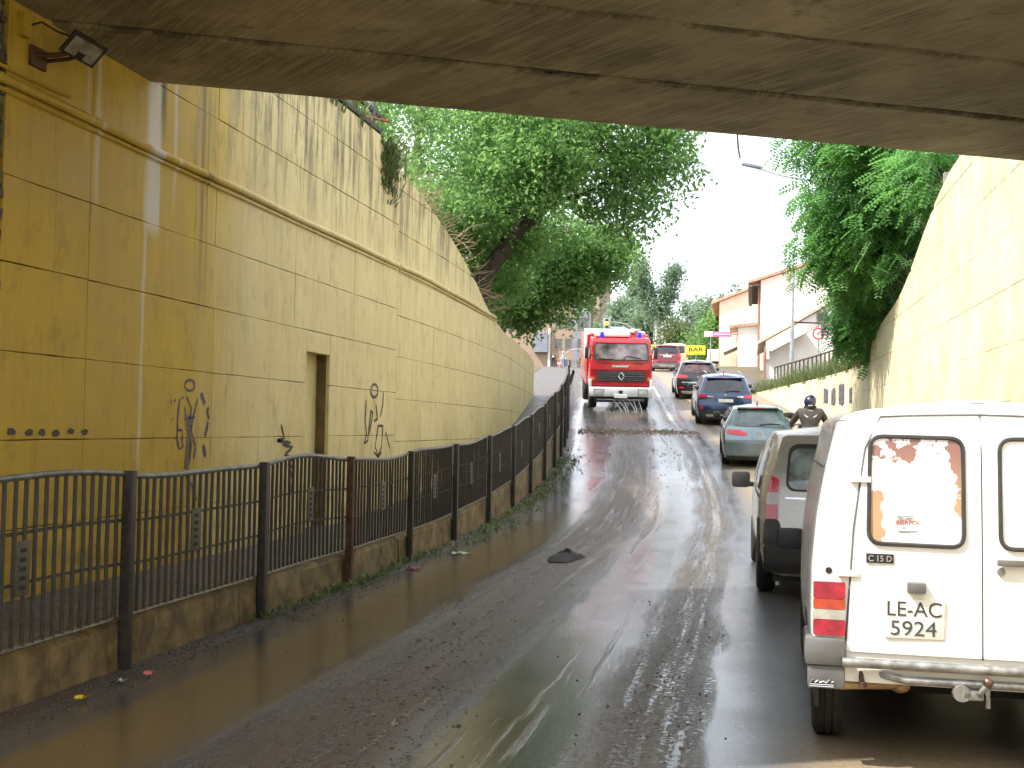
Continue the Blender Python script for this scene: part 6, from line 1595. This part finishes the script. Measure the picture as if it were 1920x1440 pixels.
def stand(x_step=0.0, arm=0.0):
    J = {'pel': ((0, 0, .95), (.15, .11)), 'ch': ((0, 0, 1.28), (.17, .11)), 'nk': ((0, 0, 1.47), .06), 'hd': ((0, -.02, 1.60), .085), 'tp': ((0, -.01, 1.70), .075)}
    for s, g in (('l', -1), ('r', 1)):
        J['sh'+s] = ((g*.19, 0, 1.40), .065); J['el'+s] = ((g*.25, .02, 1.12), .048); J['ha'+s] = ((g*.25+g*arm, -.12-arm, .90), .035)
        J['hp'+s] = ((g*.09, 0, .88), .095); J['kn'+s] = ((g*.10, g*x_step*.5-.02, .50), .062); J['an'+s] = ((g*.10, g*x_step, .09), .045); J['to'+s] = ((g*.11, g*x_step-.15, .05), .04)
    return J
skin_c = (0.42, 0.24, 0.16)
pz = 8.36
p1 = empty('person', (-21.44, 128, zr(128)+0.03), (0, 0, R(8))); tag(p1, 'pedestrian in black clothes with white shirt print at the top of the road', 'person', 'people waiting at the top of the hill')
figure('body', stand(0.04), E_, zmat('black_outfit', [(0.08, (0.02, 0.02, 0.02)), (1.44, (0.022, 0.022, 0.028)), (9, skin_c)]), p1)
b = MB(); b.box(-0.12, 0.12, -0.19, -0.13, 1.12, 1.30); b.build('shirt_print', M_plate, p1)
b = MB(); b.sphere((0, 0.01, 1.68), (.095, .10, .085)); b.build('hair', mat('brown_hair', (0.06, 0.035, 0.02), 0.8), p1)
p2 = empty('person', (-20.36, 128.3, zr(128)+0.03), (0, 0, R(-12))); tag(p2, 'pedestrian in pale grey shirt, white cap and blue jeans beside the one in black', 'person', 'people waiting at the top of the hill')
figure('body', stand(0.10, 0.05), E_, zmat('grey_blue_outfit', [(0.08, (0.3, 0.3, 0.3)), (0.98, (0.16, 0.27, 0.45)), (1.44, (0.46, 0.47, 0.52)), (9, skin_c)]), p2)
b = MB(); b.sphere((0, -0.01, 1.70), (.10, .11, .075)); b.box(-0.07, 0.07, -0.20, -0.08, 1.68, 1.70); b.build('cap', M_plate, p2)
o = empty('traffic_barrier', (-20.9, 129.2, zr(127.6)+0.03)); tag(o, 'orange and white striped barrier between the two pedestrians', 'barrier')
for z, m_ in ((0.15, MATS['sign_red']), (0.42, M_plate), (0.62, mat('barrier_orange', (0.75, 0.16, 0.06), 0.5)), (0.88, MATS['barrier_orange'])):
    b = MB(); b.cbox(-0.27, 0.27, -0.04, 0.04, z, z+0.16, 0.02); b.build('board', m_, o)
b = MB(); b.box(-0.25, -0.19, -0.25, 0.25, 0, 0.08); b.box(0.19, 0.25, -0.25, 0.25, 0, 0.08); b.box(-0.24, -0.20, 0.041, 0.07, 0, 1.05); b.box(0.20, 0.24, 0.041, 0.07, 0, 1.05); b.build('frame', M_pole, o)

# motorcycle and rider
mz = zr(26.9)+0.0
mo = empty('motorcycle', (1.30, 26.6, mz), (math.atan(slope(27)), 0, R(1))); tag(mo, 'dark motorcycle standing behind the grey-green hatchback, mostly hidden by the compact van', 'motorcycle')
M_bike = mat('bike_black', (0.02, 0.02, 0.022), 0.3, coat=0.6)
for y in (0.0, 1.48):
    b = MB(); b.lathe([(0.22, -.05), (.27, -.07), (.32, -.05), (.335, 0), (.32, .05), (.27, .07), (.22, .05)], 26, 'X', (0, y, .335)); w_ = b.build('wheel', M_rubber, mo)
    b = MB(); b.lathe([(0.0, -.06), (.06, -.06), (.06, -.02), (.21, -.03), (.23, 0), (.21, .03), (.06, .02), (.06, .06), (0, .06)], 20, 'X', (0, y, .335)); b.build('rim', M_rim, w_)
b = MB(); b.cbox(-.16, .16, .30, .95, .32, .72, .06); b.build('engine', M_greypl, mo)
b = MB(); b.sphere((0, 0.88, 0.92), (.17, .30, .15)); b.build('fuel_tank', M_bike, mo)
b = MB(); b.cbox(-.15, .15, -.12, .68, .82, .92, .04); b.build('seat', M_blackpl, mo)
b = MB(); b.cbox(-.12, .12, -.42, -.05, .78, .90, .05); b.box(-.09, .09, -.44, -.40, .55, .68); b.build('tail', M_bike, mo)
b = MB(); b.cbox(-.09, .09, -.445, -.42, .79, .87, .01); b.build('tail_lamp', M_red, mo)
b = MB(); b.tube([(-.40, .98, 1.10), (-.22, 1.12, 1.12), (.22, 1.12, 1.12), (.40, .98, 1.10)], .016, 6); b.build('handlebar', M_chrome, mo)
b = MB()
for g_ in (-1, 1): b.tube([(g_*.07, 1.15, 1.1), (g_*.07, 1.48, .34)], .025, 6)
b.build('fork', M_chrome, mo)
for g_ in (-1, 1):
    b = MB(); b.tube([(g_*.30, 1.05, 1.12), (g_*.42, 1.05, 1.32)], .008, 5); b.cbox(g_*.45-.075, g_*.45+.075, 1.03, 1.06, 1.30, 1.40, .012); b.build('mirror', M_plate if g_ > 0 else M_blackpl, mo)
b = MB(); b.cbox(-.2, .2, 1.15, 1.4, .85, 1.15, .06); b.build('fairing', M_bike, mo)
rd = empty('person', (1.30, 26.75, mz), (math.atan(slope(27)), 0, R(1))); tag(rd, 'motorcyclist in dark jacket and dark blue helmet seen from behind over the compact van', 'person')
J = {'pel': ((0, .08, 1.02), (.19, .14)), 'ch': ((0, .16, 1.36), (.21, .14)), 'nk': ((0, .20, 1.56), .075), 'hd': ((0, .22, 1.66), .09), 'tp': ((0, .22, 1.74), .08)}
for s, g_ in (('l', -1), ('r', 1)):
    J['sh'+s] = ((g_*.23, .16, 1.49), .095); J['el'+s] = ((g_*.37, .38, 1.24), .07); J['ha'+s] = ((g_*.36, .80, 1.13), .045)
    J['hp'+s] = ((g_*.12, .10, .96), .11); J['kn'+s] = ((g_*.24, .55, .80), .08); J['an'+s] = ((g_*.22, .32, .40), .055); J['to'+s] = ((g_*.22, .50, .34), .045)
figure('body', J, E_, mat('rider_jacket', (0.050, 0.044, 0.042), 0.6, var=0.2, vs=5), rd)
b = MB(); b.sphere((0, .23, 1.715), (.135, .165, .155), 20, 14); hm = b.build('helmet', mat('helmet_blue', (0.025, 0.030, 0.085), 0.15, 0.3, coat=1.0, var=0.1), rd)
b = MB(); b.lathe([(.125, -.03), (.142, -.02), (.142, .01), (.13, .02)], 20, 'Z', (0, .225, 1.60)); b.build('helmet_rim', M_ink, hm)
b = MB(); b.box(-.05, .05, .055, .075, 1.635, 1.648); b.build('helmet_mark', M_plate, hm)
b = MB()
for g_ in (-1, 1): b.add([(g_*.05, -.022, 1.40), (g_*.15, -.012, 1.46), (g_*.12, -.018, 1.405), (g_*.06, -.024, 1.375)], [(0, 1, 2, 3)])
b.box(-.05, .05, .010, .016, 1.525, 1.537)
b.build('jacket_chevron', mat('pale_patch', (0.5, 0.5, 0.5), 0.6), rd)
for g_ in (-1, 1):
    b = MB(); b.sphere((g_*.36, .84, 1.13), (.045, .055, .045), 10, 8)
    for f_ in range(4): b.tube([(g_*.36-g_*.03+g_*.02*f_, .86, 1.155), (g_*.36-g_*.03+g_*.02*f_, .91, 1.13), (g_*.36-g_*.03+g_*.02*f_, .895, 1.095)], .011, 6)
    b.tube([(g_*.325, .84, 1.11), (g_*.315, .87, 1.095), (g_*.32, .90, 1.09)], .012, 6)
    b.build('glove', M_ink, rd)
# a cream van just beyond the dark red car
hatch('cream_van', 'cream and yellow vehicle peeking out right of the dark red car', -5.2, 83.0, 9.0, 1.85, 1.9, 4.4, mat('cream_paint', (0.62, 0.50, 0.26), 0.35, coat=0.5),
      dict(belt=1.15, rake=0.3, top=0.85, win=(1.2, 1.65), winx=(0.68, 0.60), r=0.33, plate=0.7, logo=1.05, lamps=[('tail_lamp', M_red, [(-0.88, 0.9), (-0.76, 0.9), (-0.76, 1.2), (-0.86, 1.2)])], extra=[('bumper', M_greypl, rpoly([(-0.85, 0.25), (0.85, 0.25), (0.86, 0.5), (-0.86, 0.5)], 0.05), 0.03)]))
